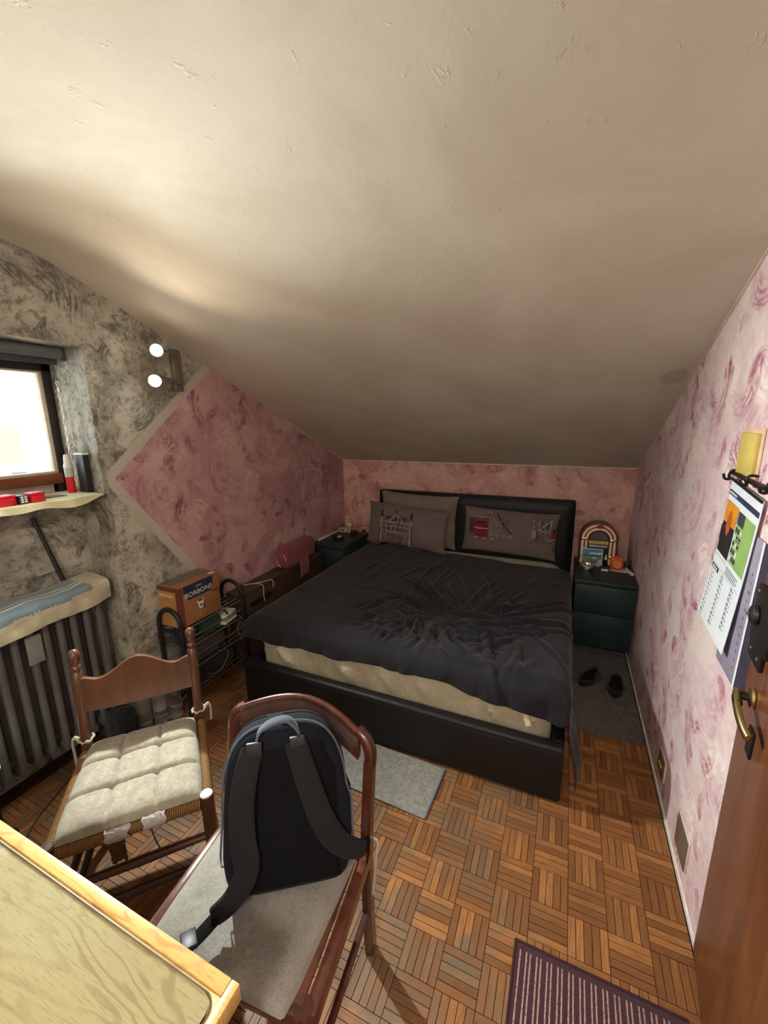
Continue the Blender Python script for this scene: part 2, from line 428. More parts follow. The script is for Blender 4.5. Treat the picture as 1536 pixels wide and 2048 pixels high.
def open_floor(x, y):
    if x > -.05 and y < 1.06: return False              # under the striped rug
    if -.97 < x < -.40 and y > 1.31: return False       # under the grey mat
    if x < .10 and y > 1.60: return False               # under the bed
    if x > .10 and y > 2.15: return False
    if x < -.42: return -1.12 < x and 1.02 < y < 1.35 and False
    return True
rank = []
for i, (x, y, al) in enumerate(allst):
    p = to_px(x, y)
    if p and open_floor(x, y) and 0 < p[0] < 1536 and 0 < p[1] < 2060: rank.append((p[2], i))
rank.sort(); single = {i for _, i in rank[:300]}
base = {al: obj('parquet_strip', strip_bm(al), M_parq, floor, 0) for al in (True, False)}
used = {True: False, False: False}
for i in sorted(single):
    x, y, al = allst[i]
    o = base[al] if not used[al] else link(base[al].copy())
    used[al] = True; o.parent = floor
    o.location = (x, y, random.uniform(-.0006, .0004)); o.rotation_euler = (random.uniform(-.004, .004), random.uniform(-.004, .004), 0)
bm = B()
for i, (x, y, al) in enumerate(allst):
    if i in single: continue
    s = strip_bm(al); n0 = len(bm.verts); me = bpy.data.meshes.new('t'); s.to_mesh(me); s.free()
    dz = random.uniform(-.0006, .0004)
    me.transform(Matrix.Translation((x, y, dz))); bm.from_mesh(me); bpy.data.meshes.remove(me)
obj('parquet_field', bm, M_parq, floor, 0, kind='stuff')
# skirting
M_skirt = wood('skirting_wood', S(70, 44, 28), S(48, 30, 20), 1)
bm = B(); box(bm, XL, XL+.014, NY, YB, 0, .075, .004); struct('baseboard_left', bm, M_skirt)
bm = B(); box(bm, XR-.006, XR, .55, 3.2, 0, .018); struct('baseboard_right', bm, M_white)
bm = B()                                         # pale caulk lines where the ceiling meets the walls
for (xa, xb) in ((XR-.007, XR), (XL, XL+.005)):
    pr = [(y, z) for y, z in PROF if y <= YB and y > (0 if xa > 0 else 1.9)]
    for (ya, za), (yb, zb) in zip(pr, pr[1:]):
        vs = [(xa, ya, za-.007), (xb, ya, za-.007), (xb, yb, zb-.007), (xa, yb, zb-.007)]
        poly(bm, vs, (0, 0, .007))
box(bm, XL, XR, YB-.006, YB, 1.236, 1.246)
struct('trim_3', bm, plain('caulk', S(214, 196, 184), .8), 0)

# ------------------------------------------------------------------ window
M_brown = wood('window_wood', S(44, 32, 28), S(30, 22, 22), 1, .5)
M_sillw = wood('window_rail_wood', S(142, 84, 48), S(104, 58, 34), 1, .45)
bm = B(); box(bm, -2.30, NX, WY+.005, NY, 1.275, NZ, .003); box(bm, -2.30, NX, NL, NY, WZ1, NZ, .003)
win = struct('window_1', bm, M_brown)
bm = B(); box(bm, -2.295, NX+.012, NL, WY+.012, WZ0-.05, WZ0, .004); struct('bottom_rail', bm, M_sillw, parent=win)
bm = B(); box(bm, -2.30, NX-.005, WY-.012, WY+.006, WZ0, WZ1, .003); box(bm, -2.30, NX-.005, NL, WY, WZ1-.008, WZ1+.004, .002); box(bm, -2.30, NX-.005, NL, WY, WZ0-.002, WZ0+.010, .002)
struct('sash', bm, plain('sash_white', S(206, 196, 172), .5), parent=win)
t = NT('window_glass'); t.set(Roughness=.02, Transmission_Weight=1., IOR=1.05, Alpha=1.); t.col((.97, 1, .99, 1))
bm = B(); box(bm, -2.285, -2.281, NL, WY-.01, WZ0+.005, WZ1-.005); struct('pane', bm, t.m, parent=win)
# roller blind
M_grey = plain('blind_grey', S(92, 98, 98), .45)
th = thing('roller_blind', 'dark grey roller blind rolled up above the window', 'blind', (-2.10, NY-.03, 1.912))
bm = B(); tube(bm, [(0, -1.5, 0), (0, -.012, 0)], .027, 16); obj('roll', bm, M_grey, th)
bm = B(); box(bm, -.035, .03, -.012, .002, -.034, .024, .006); obj('bracket', bm, plain('blind_bracket', S(52, 54, 56), .5), th)
bm = B(); box(bm, -.012, -.006, -1.48, -.02, -.05, 0, .002); obj('fabric_edge', bm, plain('blind_fabric', S(60, 64, 66), .8), th)
def chain(name, label, pts, r=.0085, wire=.0024, mat=None):
    bm = B(); P = smooth_pts(pts, 12); L = 0; i = 0; k = 0
    while i < len(P)-1:
        j = i
        while j < len(P)-1 and (P[j]-P[i]).length < r*2.1: j += 1
        c = (P[i]+P[j])/2; d = (P[j]-P[i]).normalized(); a, b = frame_of(d)
        if k % 2: a, b = b, a
        tube(bm, [c+d*cos(q*PI/5)*r*1.35+a*sin(q*PI/5)*r*.62 for q in range(10)], wire, 5, True)
        i = j; k += 1
    return tag(obj(name, bm, mat), label, 'chain')
M_chain = plain('chain_metal', S(226, 222, 208), .35)
chain('metal_chain', 'pale metal link chain hanging down beside the window', [(-2.165, 1.197, 1.80), (-2.172, 1.205, 1.60), (-2.17, 1.203, 1.47), (-2.12, 1.185, 1.40), (-2.125, 1.180, 1.31)], mat=M_chain)

# ------------------------------------------------------------------ what is on the sill
bm = B(); box(bm, -2.25, -1.975, NL, NY-.006, 1.266, 1.285, .003)
sill = struct('trim_4', bm, plain('sill_stone', S(96, 92, 88), .6))
M_cloth = fabric('cream_cloth', S(214, 208, 170), S(190, 182, 142), 500)
def fcl(u, v):
    y = lerp(.35, NY-.03, u); s = v
    wv = .006*sin(y*19)+.006*sin(y*43+1)
    if s < .7: return Vector((lerp(-2.235, -1.968+wv, s/.7), y, 1.288+.0015*nz(y*20, s*9)))
    q = (s-.7)/.3; taper = 1-.75*sst(.9, 1.0, u)
    return Vector((-1.966+wv+.004*q, y, 1.288-q*(.030+.004*sin(y*13)+.004*sin(y*31))*taper))
bm = B(); shell(bm, fcl, 60, 14, Vector((.0012, 0, .0012)))
tag(obj('sill_cloth', bm, M_cloth), 'cream cloth spread over the window sill with a drooping front edge', 'cloth')
M_red = plain('red_plastic', S(206, 26, 40), .4)
M_dark = plain('dark_plastic', S(30, 30, 33), .45)
def red_box(x, y, sx, sy, sz, rz, label):
    t_ = thing('red_box', label, 'box', (x, y, 1.2895), rz, 'red boxes on the window sill')
    bm = B(); box(bm, -sx/2, sx/2, -sy/2, sy/2, 0, sz*.7, .003); obj('body', bm, M_red, t_)
    bm = B(); box(bm, -sx/2-.001, sx/2+.001, -sy/2-.001, sy/2+.001, sz*.7+.0005, sz, .004); obj('lid', bm, M_red, t_)
red_box(-2.035, .845, .055, .085, .042, .1, 'red plastic box on the sill at the left edge of the photo')
red_box(-2.03, .962, .05, .052, .040, .05, 'small red plastic box on the sill, beside the loose pens')
t_ = thing('gadget', 'black gadget with silver buttons between two red boxes', 'gadget', (-2.03, .909, 1.2895), .05)
bm = B(); box(bm, -.028, .028, -.017, .017, 0, .036, .004); obj('body', bm, M_dark, t_)
bm = B()
for i in range(3):
    for j in range(2): box(bm, .0282, .0305, -.012+j*.013, -.002+j*.013, .006+i*.0095, .013+i*.0095, .001)
obj('buttons', bm, M_chain, t_)
for i in range(4):
    bm = B(); L = .10-.012*i
    tube(bm, [(0, 0, 0), (0, L*.86, 0)], .0032, 6); tube(bm, [(0, L*.86, 0), (0, L, 0)], [.003, .0006], 6)
    o = obj('pencil', bm, plain('pencil_grey_%d' % i, S(120+14*i, 118+14*i, 112+12*i), .5))
    o.location = (-2.065-.013*i, 1.0+.008*i, 1.2928); o.rotation_euler = (0, 0, .1*i-.1)
    tag(o, ['longest grey pen on the sill, nearest the red boxes', 'second grey pen from the sill edge', 'third grey pen from the sill edge', 'shortest grey pen, nearest the window frame'][i], 'pen', 'pens on the window sill')
t_ = thing('spray_can', 'narrow spray can with white top and red lower half at the window corner', 'can', (-2.135, 1.165, 1.2895))
bm = B(); lathe(bm, [(.0, 0), (.017, 0), (.018, .003), (.018, .075)], 16); obj('lower_half', bm, M_red, t_, label='red lower half')
bm = B(); lathe(bm, [(.0178, .075), (.0178, .118)], 16); obj('upper_half', bm, plain('can_teal', S(176, 196, 186), .5), t_, label='pale green upper band')
bm = B(); lathe(bm, [(.0182, .118), (.0182, .128), (.014, .14), (.013, .16), (.010, .178), (0, .18)], 16); obj('cap', bm, M_white, t_, label='white cap')
t_ = thing('narrow_case', 'tall slim black case standing at the right end of the sill', 'case', (-2.082, 1.2, 1.2895))
bm = B(); box(bm, -.03, .03, -.013, .013, 0, .175, .004); obj('body', bm, M_dark, t_)
bm = B(); box(bm, -.036, .034, -.016, .015, .176, .184, .002); obj('lid', bm, M_white, t_, label='white lid')

# ------------------------------------------------------------------ beyond the window: the houses opposite
M_fac = plain('facade_cream', S(200, 186, 168), .8); M_pane = plain('far_window', S(84, 84, 88), .3); M_roof = plain('roof_tile', S(150, 116, 98), .8)
def house(x, y, wd, dp, zt, zb, label, rows, cols):
    t_ = thing('apartment_building', label, 'building', (x, y, zb), math.radians(65))
    h = zt-zb
    bm = B(); box(bm, -wd/2, wd/2, 0, dp, 0, h); obj('facade', bm, M_fac, t_, 0)
    bm = B(); poly(bm, [(-wd/2-.5, -.6, h), (-wd/2-.5, dp+.6, h), (-wd/2-.5, dp/2, h+2.2)], (wd+1, 0, 0)); obj('roof', bm, M_roof, t_, 0)
    for r in range(rows):
        for c in range(cols):
            cx = -wd/2+wd*(c+.5)/cols; zz = h-1.6-r*2.9
            bm = B(); box(bm, cx-.5, cx+.5, -.08, .05, zz-.75, zz+.75); obj('window', bm, M_pane, t_, 0)
house(-40, 19.5, 9, 9, -1.2, -14, 'cream apartment block with dark windows nearest beyond the window', 3, 4)
house(-70, 33, 22, 10, -.6, -14, 'long pale block with a row of windows far behind', 3, 9)
house(-58, 20, 14, 9, -4.2, -14, 'lower pale roof in front of the long block outside', 1, 5)
# ------------------------------------------------------------------ bed
t = NT('black_leather'); o_ = t.O()
t.col(S(20, 20, 22)).set(Roughness=.48, Specular_IOR_Level=.4)
t.bump(t.n('ShaderNodeTexVoronoi', {'Vector': o_, 'Scale': 240.}), .25, .002); M_leather = t.m
BX0, BX1, BY0, BY1 = -1.615, .08, 1.61, 3.50
bed = thing('bed', 'double bed with black leather frame and headboard against the back wall', 'bed', (-.77, 2.55, 0))
def bl(bm): # world -> bed local
    for v in bm.verts: v.co -= Vector((-.77, 2.55, 0))
    return bm
bm = B(); box(bm, BX0, BX1, BY0, BY0+.06, .004, .270, .016, 3); fb_ = obj('footboard', bl(bm), M_leather, bed)
for xa in (BX0, BX1-.05):
    bm = B(); box(bm, xa, xa+.05, BY0+.061, 3.41, .004, .262, .014, 3); obj('side_rail', bl(bm), M_leather, bed)
bm = B()
grid_n = 24
def hb(u, v, back):
    x = lerp(-1.575, .088, u); z = lerp(.0, .985, v)
    ex = min(u, 1-u)*1.66; ez = (1-v)*.985
    rnd = .03*(1-sst(0, .05, min(ex, ez)))
    puff = .006*(1-abs(2*u-1)**6)
    if v > .97: x = lerp(x, -.745+(x+.745)*.992, (v-.97)/.03)
    return (x, (3.50-rnd*.3) if back else 3.412+rnd-puff, z)
ga = grid(bm, lambda u, v: hb(u, v, False), 60, 30); gb = grid(bm, lambda u, v: hb(u, v, True), 60, 30)
for a, b in ((ga[0], gb[0]), (ga[-1], gb[-1]), ([r[0] for r in ga], [r[0] for r in gb]), ([r[-1] for r in ga], [r[-1] for r in gb])):
    for k in range(len(a)-1): bm.faces.new((a[k], a[k+1], b[k+1], b[k]))
obj('headboard', bl(bm), M_leather, bed)
bm = B(); box(bm, BX0+.05, BX1-.05, BY0+.06, 3.41, .06, .10); obj('storage_base', bl(bm), plain('base_board', S(26, 24, 24), .8), bed)
bm = B(); tube(bm, [(BX0+.012, BY0-.001, .245), (BX1-.012, BY0-.001, .245)], .0016, 6); obj('seam', bl(bm), M_leather, fb_)
# mattress with its fitted sheet
t = NT('cream_sheet'); o_ = t.O()
t.col(t.mix(t.mr(t.noise(o_, 5., 3), .3, .7), S(196, 188, 160), S(172, 163, 136))).set(Roughness=.9, Sheen_Weight=.2, Specular_IOR_Level=.2)
t.bump(t.noise(t.scl(o_, 14, 14, 5), 1.6, 4, .6, .8), .7, .02); M_sheet = t.m
mt = thing('mattress', 'thick mattress in a creased cream fitted sheet on the bed frame', 'mattress', (-.77, 2.55, .101))
bm = B(); MX0, MX1, MY0, MY1, MZ0, MZ1 = -1.56, .025, 1.685, 3.395, .101, .50
def sup(c, n): return math.copysign(abs(c)**n, c)
nr, na = 26, 360
def rrect(hx, hy, rc, n):
    """n points evenly spaced round a rounded rectangle"""
    ax, ay = 2*(hx-rc), 2*(hy-rc); q = rc*PI/2; per = 2*ax+2*ay+4*q; out = []
    for k in range(n):
        s = per*k/n
        for (L, f) in ((ax, lambda d: (-hx+rc+d, -hy)), (q, lambda d: (hx-rc+rc*sin(d/rc), -hy+rc-rc*cos(d/rc))), (ay, lambda d: (hx, -hy+rc+d)), (q, lambda d: (hx-rc+rc*cos(d/rc), hy-rc+rc*sin(d/rc))),
                       (ax, lambda d: (hx-rc-d, hy)), (q, lambda d: (-hx+rc-rc*sin(d/rc), hy-rc+rc*cos(d/rc))), (ay, lambda d: (-hx, hy-rc-d)), (q, lambda d: (-hx+rc-rc*cos(d/rc), -hy+rc-rc*sin(d/rc)))):
            if s <= L: out.append(f(s)); break
            s -= L
        else: out.append((-hx+rc, -hy))
    return out
rings = []
for i in range(nr+1):
    tt = i/nr
    # profile: up the side, round the shoulder, in to the centre of the top
    if tt < .45: ins, z = 0., lerp(MZ0, MZ1-.07, tt/.45)
    elif tt < .7:
        q = (tt-.45)/.25*PI/2; ins, z = .07*(1-cos(q)), MZ1-.07+.07*sin(q)
    else: ins, z = lerp(.07, .70, (tt-.7)/.3), MZ1
    ring = []
    cx, cy = (MX0+MX1)/2, (MY0+MY1)/2
    for x, y in rrect((MX1-MX0)/2-ins, (MY1-MY0)/2-ins, .09 if tt < .75 else .10, na):
        x += cx; y += cy
        wr = 0
        if y < MY0+.12 and tt < .75:
            s = x+.75*z
            wr = (.085*max(0, nz(s*11, z*2.0, 3.3))+.045*abs(nz(s*23, z*3, 1.7))-.010)*sst(.25, .31, z)*(1-.9*sst(.345, .40, z))
            wr *= sst(.0, .3, tt)
        ring.append(bm.verts.new((x, y-wr, z+.3*wr)))
    rings.append(ring)
for i in range(nr):
    for k in range(na): bm.faces.new((rings[i][k], rings[i][(k+1) % na], rings[i+1][(k+1) % na], rings[i+1][k]))
bm.faces.new(rings[0]); bm.faces.new(rings[-1])
for v in bm.verts: v.co -= Vector((-.77, 2.55, .101))
obj('sheeted_body', bm, M_sheet, mt, 60)
bm = B(); band(bm, [(-.085, 1.655, .365), (-.070, 1.640, .335), (-.066, 1.636, .322)], .022, (.2, -1, .2), .0015)
for v in bm.verts: v.co -= Vector((-.77, 2.55, .101))
obj('care_tag', bm, plain('tag_cream', S(206, 192, 160), .7), mt)
# dark cover
t = NT('dark_cover'); o_ = t.O()
nn = t.noise(o_, 3., 3)
t.col(t.mix(t.mr(nn, .3, .7), S(27, 27, 33), S(36, 35, 40))).set(Roughness=.85, Sheen_Weight=.12, Sheen_Roughness=.5, Specular_IOR_Level=.25)
cr = t.noise(t.scl(o_, 1, 1, 1), 13., 5, .62, 1.3)
t.bump(t.m_('ADD', t.m_('MULTIPLY', cr, .7), t.m_('MULTIPLY', t.noise(o_, 42., 4, .6, .8), .25)), .4, .012); M_cover = t.m
TX0, TX1, TYF = -1.63, .075, 1.672
CX, CY = -.42, 1.98                                # the place where the creases meet
FOLDS = []
def fold(x, y, ang, L, amp, wd, bend):
    pts = []; px, py, an = x, y, ang
    for k in range(13):
        pts.append((px, py)); px += cos(an)*L/12; py += sin(an)*L/12; an += bend/12
    xs = [p_[0] for p_ in pts]; ys = [p_[1] for p_ in pts]
    FOLDS.append((pts, amp, wd, min(xs)-.06, max(xs)+.06, min(ys)-.06, max(ys)+.06))
def folds(X, Y):
    h = 0.
    for pts, amp, wd, xa, xb, ya, yb in FOLDS:
        if not (xa < X < xb and ya < Y < yb): continue
        best = 9.; bt = 0
        for k in range(12):
            (ax, ay), (bx_, by_) = pts[k], pts[k+1]; ex, ey = bx_-ax, by_-ay
            t_ = max(0., min(1., ((X-ax)*ex+(Y-ay)*ey)/(ex*ex+ey*ey)))
            d = math.hypot(X-ax-ex*t_, Y-ay-ey*t_)
            if d < best: best = d; bt = (k+t_)/12
        q = best/wd
        if q < 3: h += amp*(math.exp(-q*q)-.35*math.exp(-(q-1.7)**2*2))*sin(PI*min(1, .08+bt*.92))**.7
    return max(-.012, min(.034, h))
random.seed(21)
for k in range(30):                                  # gathers running from the middle towards the head
    a = lerp(.25, 2.9, k/29)+random.uniform(-.1, .1)
    r0_ = random.uniform(.10, .22)
    fold(CX+r0_*1.25*cos(a), CY+.08+r0_*sin(a), a+random.uniform(-.25, .25), random.uniform(.22, .62), random.uniform(.009, .019), random.uniform(.011, .018), random.uniform(-.5, .5))
for k in range(26):                                  # short crumples round the middle
    a = random.uniform(0, 6.28); r0_ = random.uniform(.0, .42)
    fold(CX+r0_*1.3*cos(a)-.05, CY+r0_*.6*sin(a)-.03, random.uniform(0, 6.28), random.uniform(.10, .30), random.uniform(.010, .022), random.uniform(.010, .016), random.uniform(-1.6, 1.6))
for k in range(16):                                  # folds falling to the foot edge
    fold(random.uniform(-1.0, .02), random.uniform(1.98, 2.08), -PI/2+random.uniform(-.7, .7), random.uniform(.22, .42), random.uniform(.010, .020), random.uniform(.012, .02), random.uniform(-.8, .8))
for k in range(16):                                  # long faint pulls
    fold(random.uniform(-1.35, -.05), random.uniform(2.25, 2.7), PI/2+random.uniform(-.35, .35), random.uniform(.3, .7), random.uniform(.004, .009), random.uniform(.012, .02), random.uniform(-.3, .3))
for k in range(9):
    fold(random.uniform(-1.25, -.75), random.uniform(1.75, 2.15), random.uniform(.6, 1.5), random.uniform(.12, .3), random.uniform(.008, .016), random.uniform(.011, .016), random.uniform(-1, 1))
def cover(u, v):
    # u across (left drop, top, right drop), v from the head edge to the foot
    drl, drr = .12, .44
    X = lerp(TX0-drl, TX1+drr, u)
    yh = lerp(3.25, 3.15, min(1, max(0, (X-TX0)/(TX1-TX0))))+.012*sin(X*7)+.006*sin(X*23)
    fo = .085+.010*sin(X*5+1)+.007*sin(X*17)+.045*sst(-.6, -.02, X)+.02*sst(-1.2, -1.6, X)   # how far it hangs over the foot
    if X > TX1-.03: fo = lerp(fo, .045, sst(TX1-.03, TX1+.10, X))
    Y = lerp(yh, TYF-fo, v)
    def drop(d, r=.07):
        if d <= 0: return 0., 0.
        L = r*PI/2
        if d < L: return r*sin(d/r), r*(1-cos(d/r))
        return r, r+d-L
    ox, dzx = drop(max(X-(TX1-.06), (TX0+.06)-X))
    oy, dzy = drop((TYF+.06)-Y)
    x = X if TX0+.06 <= X <= TX1-.06 else (TX1-.06+ox if X > 0 else TX0+.06-ox)
    y = Y if Y >= TYF+.06 else TYF+.06-oy
    z = .518-max(dzx, dzy)-min(dzx, dzy)*.35
    # relief
    h = .005*nz(X*3, Y*3, 7)+.003*nz(X*9, Y*9, 3)+folds(X, Y)
    h += .010*max(0, 1-abs(nz(X*9, Y*4, 13))*2.6)*sst(2.0, 1.72, Y)*sst(-1.0, -.5, X)
    dn = max(dzx, dzy)
    if dn < .02: z += h
    else:
        fl = .016*sin(Y*21+3*nz(Y*3, 1))*sst(.05, .3, dzx) if dzx >= dzy else .011*sin(X*23+4*nz(X*3, 2))*sst(.03, .12, dzy)
        if dzx >= dzy: x += (h*.6+abs(fl)*1.1+.004) * (1 if X > 0 else -1)
        else: y -= h*.6+abs(fl)+.003
        z += h*.2
    if x > TX1 and y < 1.76: x = lerp(x, TX1+.014, .85*sst(1.76, 1.66, y))
    if x > TX1: x += .045*sst(.15, .4, dzx)*sst(2.1, 1.7, y); z = max(z, .035+.01*sin(Y*9))
    if Y > 2.7: x = max(-1.655, min(.094, x)) if Y > 2.8 else max(lerp(x, -1.655, (Y-2.7)*10) if x < -1.655 else x, -9) if x < 0 else (lerp(x, .094, (Y-2.7)*10) if x > .094 else x)
    return Vector((x, y, z))
bm = B(); grid(bm, cover, 280, 230)
cv = obj('bed_cover', bm, M_cover, None, 80)
md = cv.modifiers.new('thick', 'SOLIDIFY'); md.thickness = .004; md.offset = 1
tag(cv, 'crumpled charcoal cover spread over the double bed', 'bed cover')

# ------------------------------------------------------------------ pillows
def pil(w_, h_, t_, u, v, front, sd):
    c = (1-abs(u)**5)*(1-abs(v)**5)
    x = w_*u*(1-.05*(1-abs(v)**3)*(abs(u)**3)); z = h_*v*(1-.07*(1-abs(u)**3)*(abs(v)**3))
    th = t_*max(0, c)**.55*(1+.10*nz(u*1.7+sd, v*1.7))
    wr = .006*max(0, 1-abs(nz(u*2.5+sd, v*4.2, sd))*3)*c
    edge = .010*nz(u*4+sd, v*4)*(1-c)
    return Vector((x, (-(th+wr) if front else th)+edge, z+h_))
def pillow(label, M, w_, h_, t_, sd, mat, name='pillow', group=None):
    p = thing(name, label, 'pillow', mat=M)
    bm = B(); n = 34
    a = grid(bm, lambda u, v: pil(w_, h_, t_, 2*u-1, 2*v-1, True, sd), n, n)
    b = grid(bm, lambda u, v: pil(w_, h_, t_, 2*u-1, 2*v-1, False, sd), n, n)
    bmesh.ops.remove_doubles(bm, verts=bm.verts, dist=.0012)
    obj('case', bm, mat, p, 70)
    return p
def tilt(x, y, z, lean, rz=0., roll=0.):
    return Matrix.Translation((x, y, z)) @ Matrix.Rotation(rz, 4, 'Z') @ Matrix.Rotation(-lean, 4, 'X') @ Matrix.Rotation(roll, 4, 'Y')
M_pgrey = fabric('pillow_grey', S(128, 114, 110), S(108, 95, 92), 500, mamt=.6)
M_pplain = fabric('pillow_plain', S(140, 130, 116), S(122, 112, 100), 500, mamt=.6)
PAL = [plain('print_%d' % i, c, .85) for i, c in enumerate((S(66, 56, 56), S(150, 134, 128), S(140, 32, 46), S(40, 36, 38), S(214, 160, 140), S(104, 92, 90), S(164, 152, 146)))]
def print_on(p, w_, h_, t_, sd, items, name):
    """flat print that follows the front of the pillow: items = (u0, v0, u1, v1, colour[, half width]) lines or boxes"""
    bm = B()
    def pt(u, v, l): 
        q = pil(w_, h_, t_, u, v, True, sd); return Vector((q.x, q.y-.0016-.0005*l, q.z))
    for it in items:
        if len(it) == 5:
            u0, v0, u1, v1, c = it; lay = 1 if c in (0, 3, 5) else 2
            nu = max(2, int(abs(u1-u0)*18)); nv = max(2, int(abs(v1-v0)*14))
            grid(bm, lambda a, b: pt(lerp(u0, u1, a), lerp(v0, v1, b), lay), nu, nv, c)
        else:
            u0, v0, u1, v1, c, hw = it
            d = Vector(((u1-u0)*w_, (v1-v0)*h_)); nrm = Vector((-d.y, d.x)).normalized()*hw
            grid(bm, lambda a, b: pt(lerp(u0, u1, a)+nrm.x*(2*b-1)/w_, lerp(v0, v1, a)+nrm.y*(2*b-1)/h_, 3), max(2, int(d.length*40)), 1, c)
    obj(name, bm, PAL, p, 70)
random.seed(3)
pillow('plain beige pillow tucked behind the tower pillow on the left', tilt(-1.175, 3.338, .52, .05, 0., .03), .355, .235, .050, 4.2, M_pplain)
pL = (.375, .185, .062, 1.3)
p = pillow('grey pillow with a pale gothic tower printed on it', tilt(-1.235, 3.19, .532, .14, -.06, .045), *pL, M_pgrey)
it = []
u0, u1 = -.56, .18
it += [(u0, -.95, u1, .30, 5), (u0+.1, .30, u1-.1, .42, 0)]
for k in range(5): it += [(u0+.10+k*.125, -.90, u0+.155+k*.125, -.42, 0), (u0+.12+k*.125, -.92, u0+.135+k*.125, -.35, 1, .004)]
it += [(u0-.03, -.30, u1+.03, -.28, 1, .006), (u0, .16, u1, .18, 1, .006), (u0, -.02, u1, -.02, 6, .003)]
for k in range(4): it += [(u0+.17+k*.11, -.22, u0+.235+k*.11, .12, 3), (u0+.155+k*.11, -.2, u0+.155+k*.11, .12, 6, .0035)]
for uu in (u0, u1): it += [(uu-.035, -.95, uu+.035, .34, 1), (uu-.028, .34, uu+.028, .40, 0), (uu-.03, .40, uu, .72, 3, .005), (uu+.03, .40, uu, .72, 3, .005), (uu, .36, uu, .70, 0, .006)]
it += [(u0+.2, .20, -.19, .58, 6, .004), (u1-.2, .20, -.19, .58, 6, .004), (u0+.26, .2, u1-.26, .42, 3), (-.24, .2, -.24, .45, 6, .004), (-.15, .2, -.15, .45, 6, .004), (-.19, .55, -.19, .78, 3, .005)]
for k in range(22): 
    a, b = random.uniform(u0, u1), random.uniform(-.9, .2); it.append((a, b, a+random.uniform(-.02, .02), b+random.uniform(.05, .16), random.choice((1, 3, 0, 6)), .0025))
it += [(u0-.06, -.95, u0-.02, -.2, 0, .006), (u1+.08, -.95, u1+.02, .1, 0, .006)]
print_on(p, *pL, it, 'tower_print')
pR = (.372, .187, .050, 8.1)
p = pillow('grey pillow printed with a red double decker bus and street', tilt(-.395, 3.318, .530, .10, .0, .03), *pR, M_pgrey)
it = [(-.92, .45, -.10, .86, 5), (-.86, -.15, -.62, .5, 0), (.48, -.25, .92, .82, 5)]
for k in range(8): it += [(-.90+k*.075, .66, -.90+k*.075, .86, 6, .003)]
it += [(-.92, .60, -.52, .60, 1, .003)]
it += [(-.74, -.30, -.42, .58, 2), (-.72, .18, -.44, .42, 3), (-.72, .20, -.52, .40, 0), (-.74, .08, -.42, .10, 4, .004), (-.72, -.24, -.44, .02, 3), (-.70, -.1, -.46, .0, 0),
       (-.74, -.30, -.42, -.26, 3), (-.71, -.36, -.66, -.28, 4), (-.52, -.36, -.47, -.28, 4), (-.74, .56, -.42, .60, 4, .003)]
it += [(-.40, -.20, .0, .60, 5), (-.40, .6, -.28, .86, 5)]
for k in range(9): it += [(-.39+k*.05, -.18, -.39+k*.05, .8-k*.095, 1, .0022)]
for k in range(7): it += [(-.39, -.15+k*.1, .02-k*.035, -.15+k*.1, 6, .0015)]
it += [(-.26, .86, -.14, .42, 3, .006), (-.14, .42, .03, .06, 3, .006), (.03, .06, .1, -.02, 3, .005), (-.36, -.36, -.27, -.29, 6)]
for k in range(14): 
    a = random.uniform(-.36, .08); it.append((a, -.22, a, -.10, random.choice((3, 6, 1)), .003))
it += [(.62, .28, .86, .72, 6, .004), (.62, .28, .62, .76, 6, .004), (.86, .28, .86, .76, 6, .004), (.64, .30, .84, .70, 0), (.74, .3, .74, .7, 6, .003), (.62, .26, .9, .22, 1, .004)]
it += [(.48, -.2, .52, .7, 1, .004), (.50, -.1, .56, .25, 6), (.58, -.35, .60, .3, 0, .006), (.88, -.05, .98, .20, 2), (.88, .2, .98, .36, 3), (.8, -.12, .98, -.06, 6, .004), (.94, -.55, .97, -.38, 2)]
for k in range(26):
    a, b = random.uniform(.48, .95), random.uniform(-.35, .75); it.append((a, b, a+random.uniform(-.02, .02), b+random.uniform(.03, .12), random.choice((1, 3, 0, 6)), .0028))
print_on(p, *pR, [i_ for i_ in it if i_[0] < .3], 'bus_print'); print_on(p, *pR, [i_ for i_ in it if i_[0] >= .3], 'street_print')

# ------------------------------------------------------------------ nightstands
t = NT('teal_paint'); o_ = t.O()
t.col(t.mix(t.mr(t.noise(t.scl(o_, 1, 1, .3), 6., 5, .65), .35, .7), S(30, 48, 49), S(38, 58, 58))).set(Roughness=.42, Specular_IOR_Level=.45); M_teal = t.m
def nightstand(label, x0, x1, y0, y1):
    w_, d = x1-x0, y1-y0
    t_ = thing('nightstand', label, 'nightstand', ((x0+x1)/2, (y0+y1)/2, 0))
    bm = B(); box(bm, -w_/2, w_/2, -d/2, d/2, .548, .570, .004); obj('top', bm, M_teal, t_)
    bm = B(); box(bm, -w_/2+.006, w_/2-.006, -d/2+.026, d/2-.004, .10, .5475, .003); obj('carcass', bm, M_teal, t_)
    bm = B(); box(bm, -w_/2+.02, w_/2-.02, -d/2+.24, d/2-.01, 0, .0995, .003); obj('plinth', bm, M_dark, t_)
    for za, zb in ((.345, .538), (.112, .341)):
        bm = B(); box(bm, -w_/2+.007, w_/2-.007, -d/2+.008, -d/2+.0255, za, zb, .003); obj('drawer_front', bm, M_teal, t_)
nightstand('dark teal two drawer nightstand holding the jukebox radio', .104, .466, 2.845, 3.36)
nightstand('dark teal nightstand in the far left corner behind the bed', -1.98, -1.668, 2.89, 3.40)
NSZ = .5705
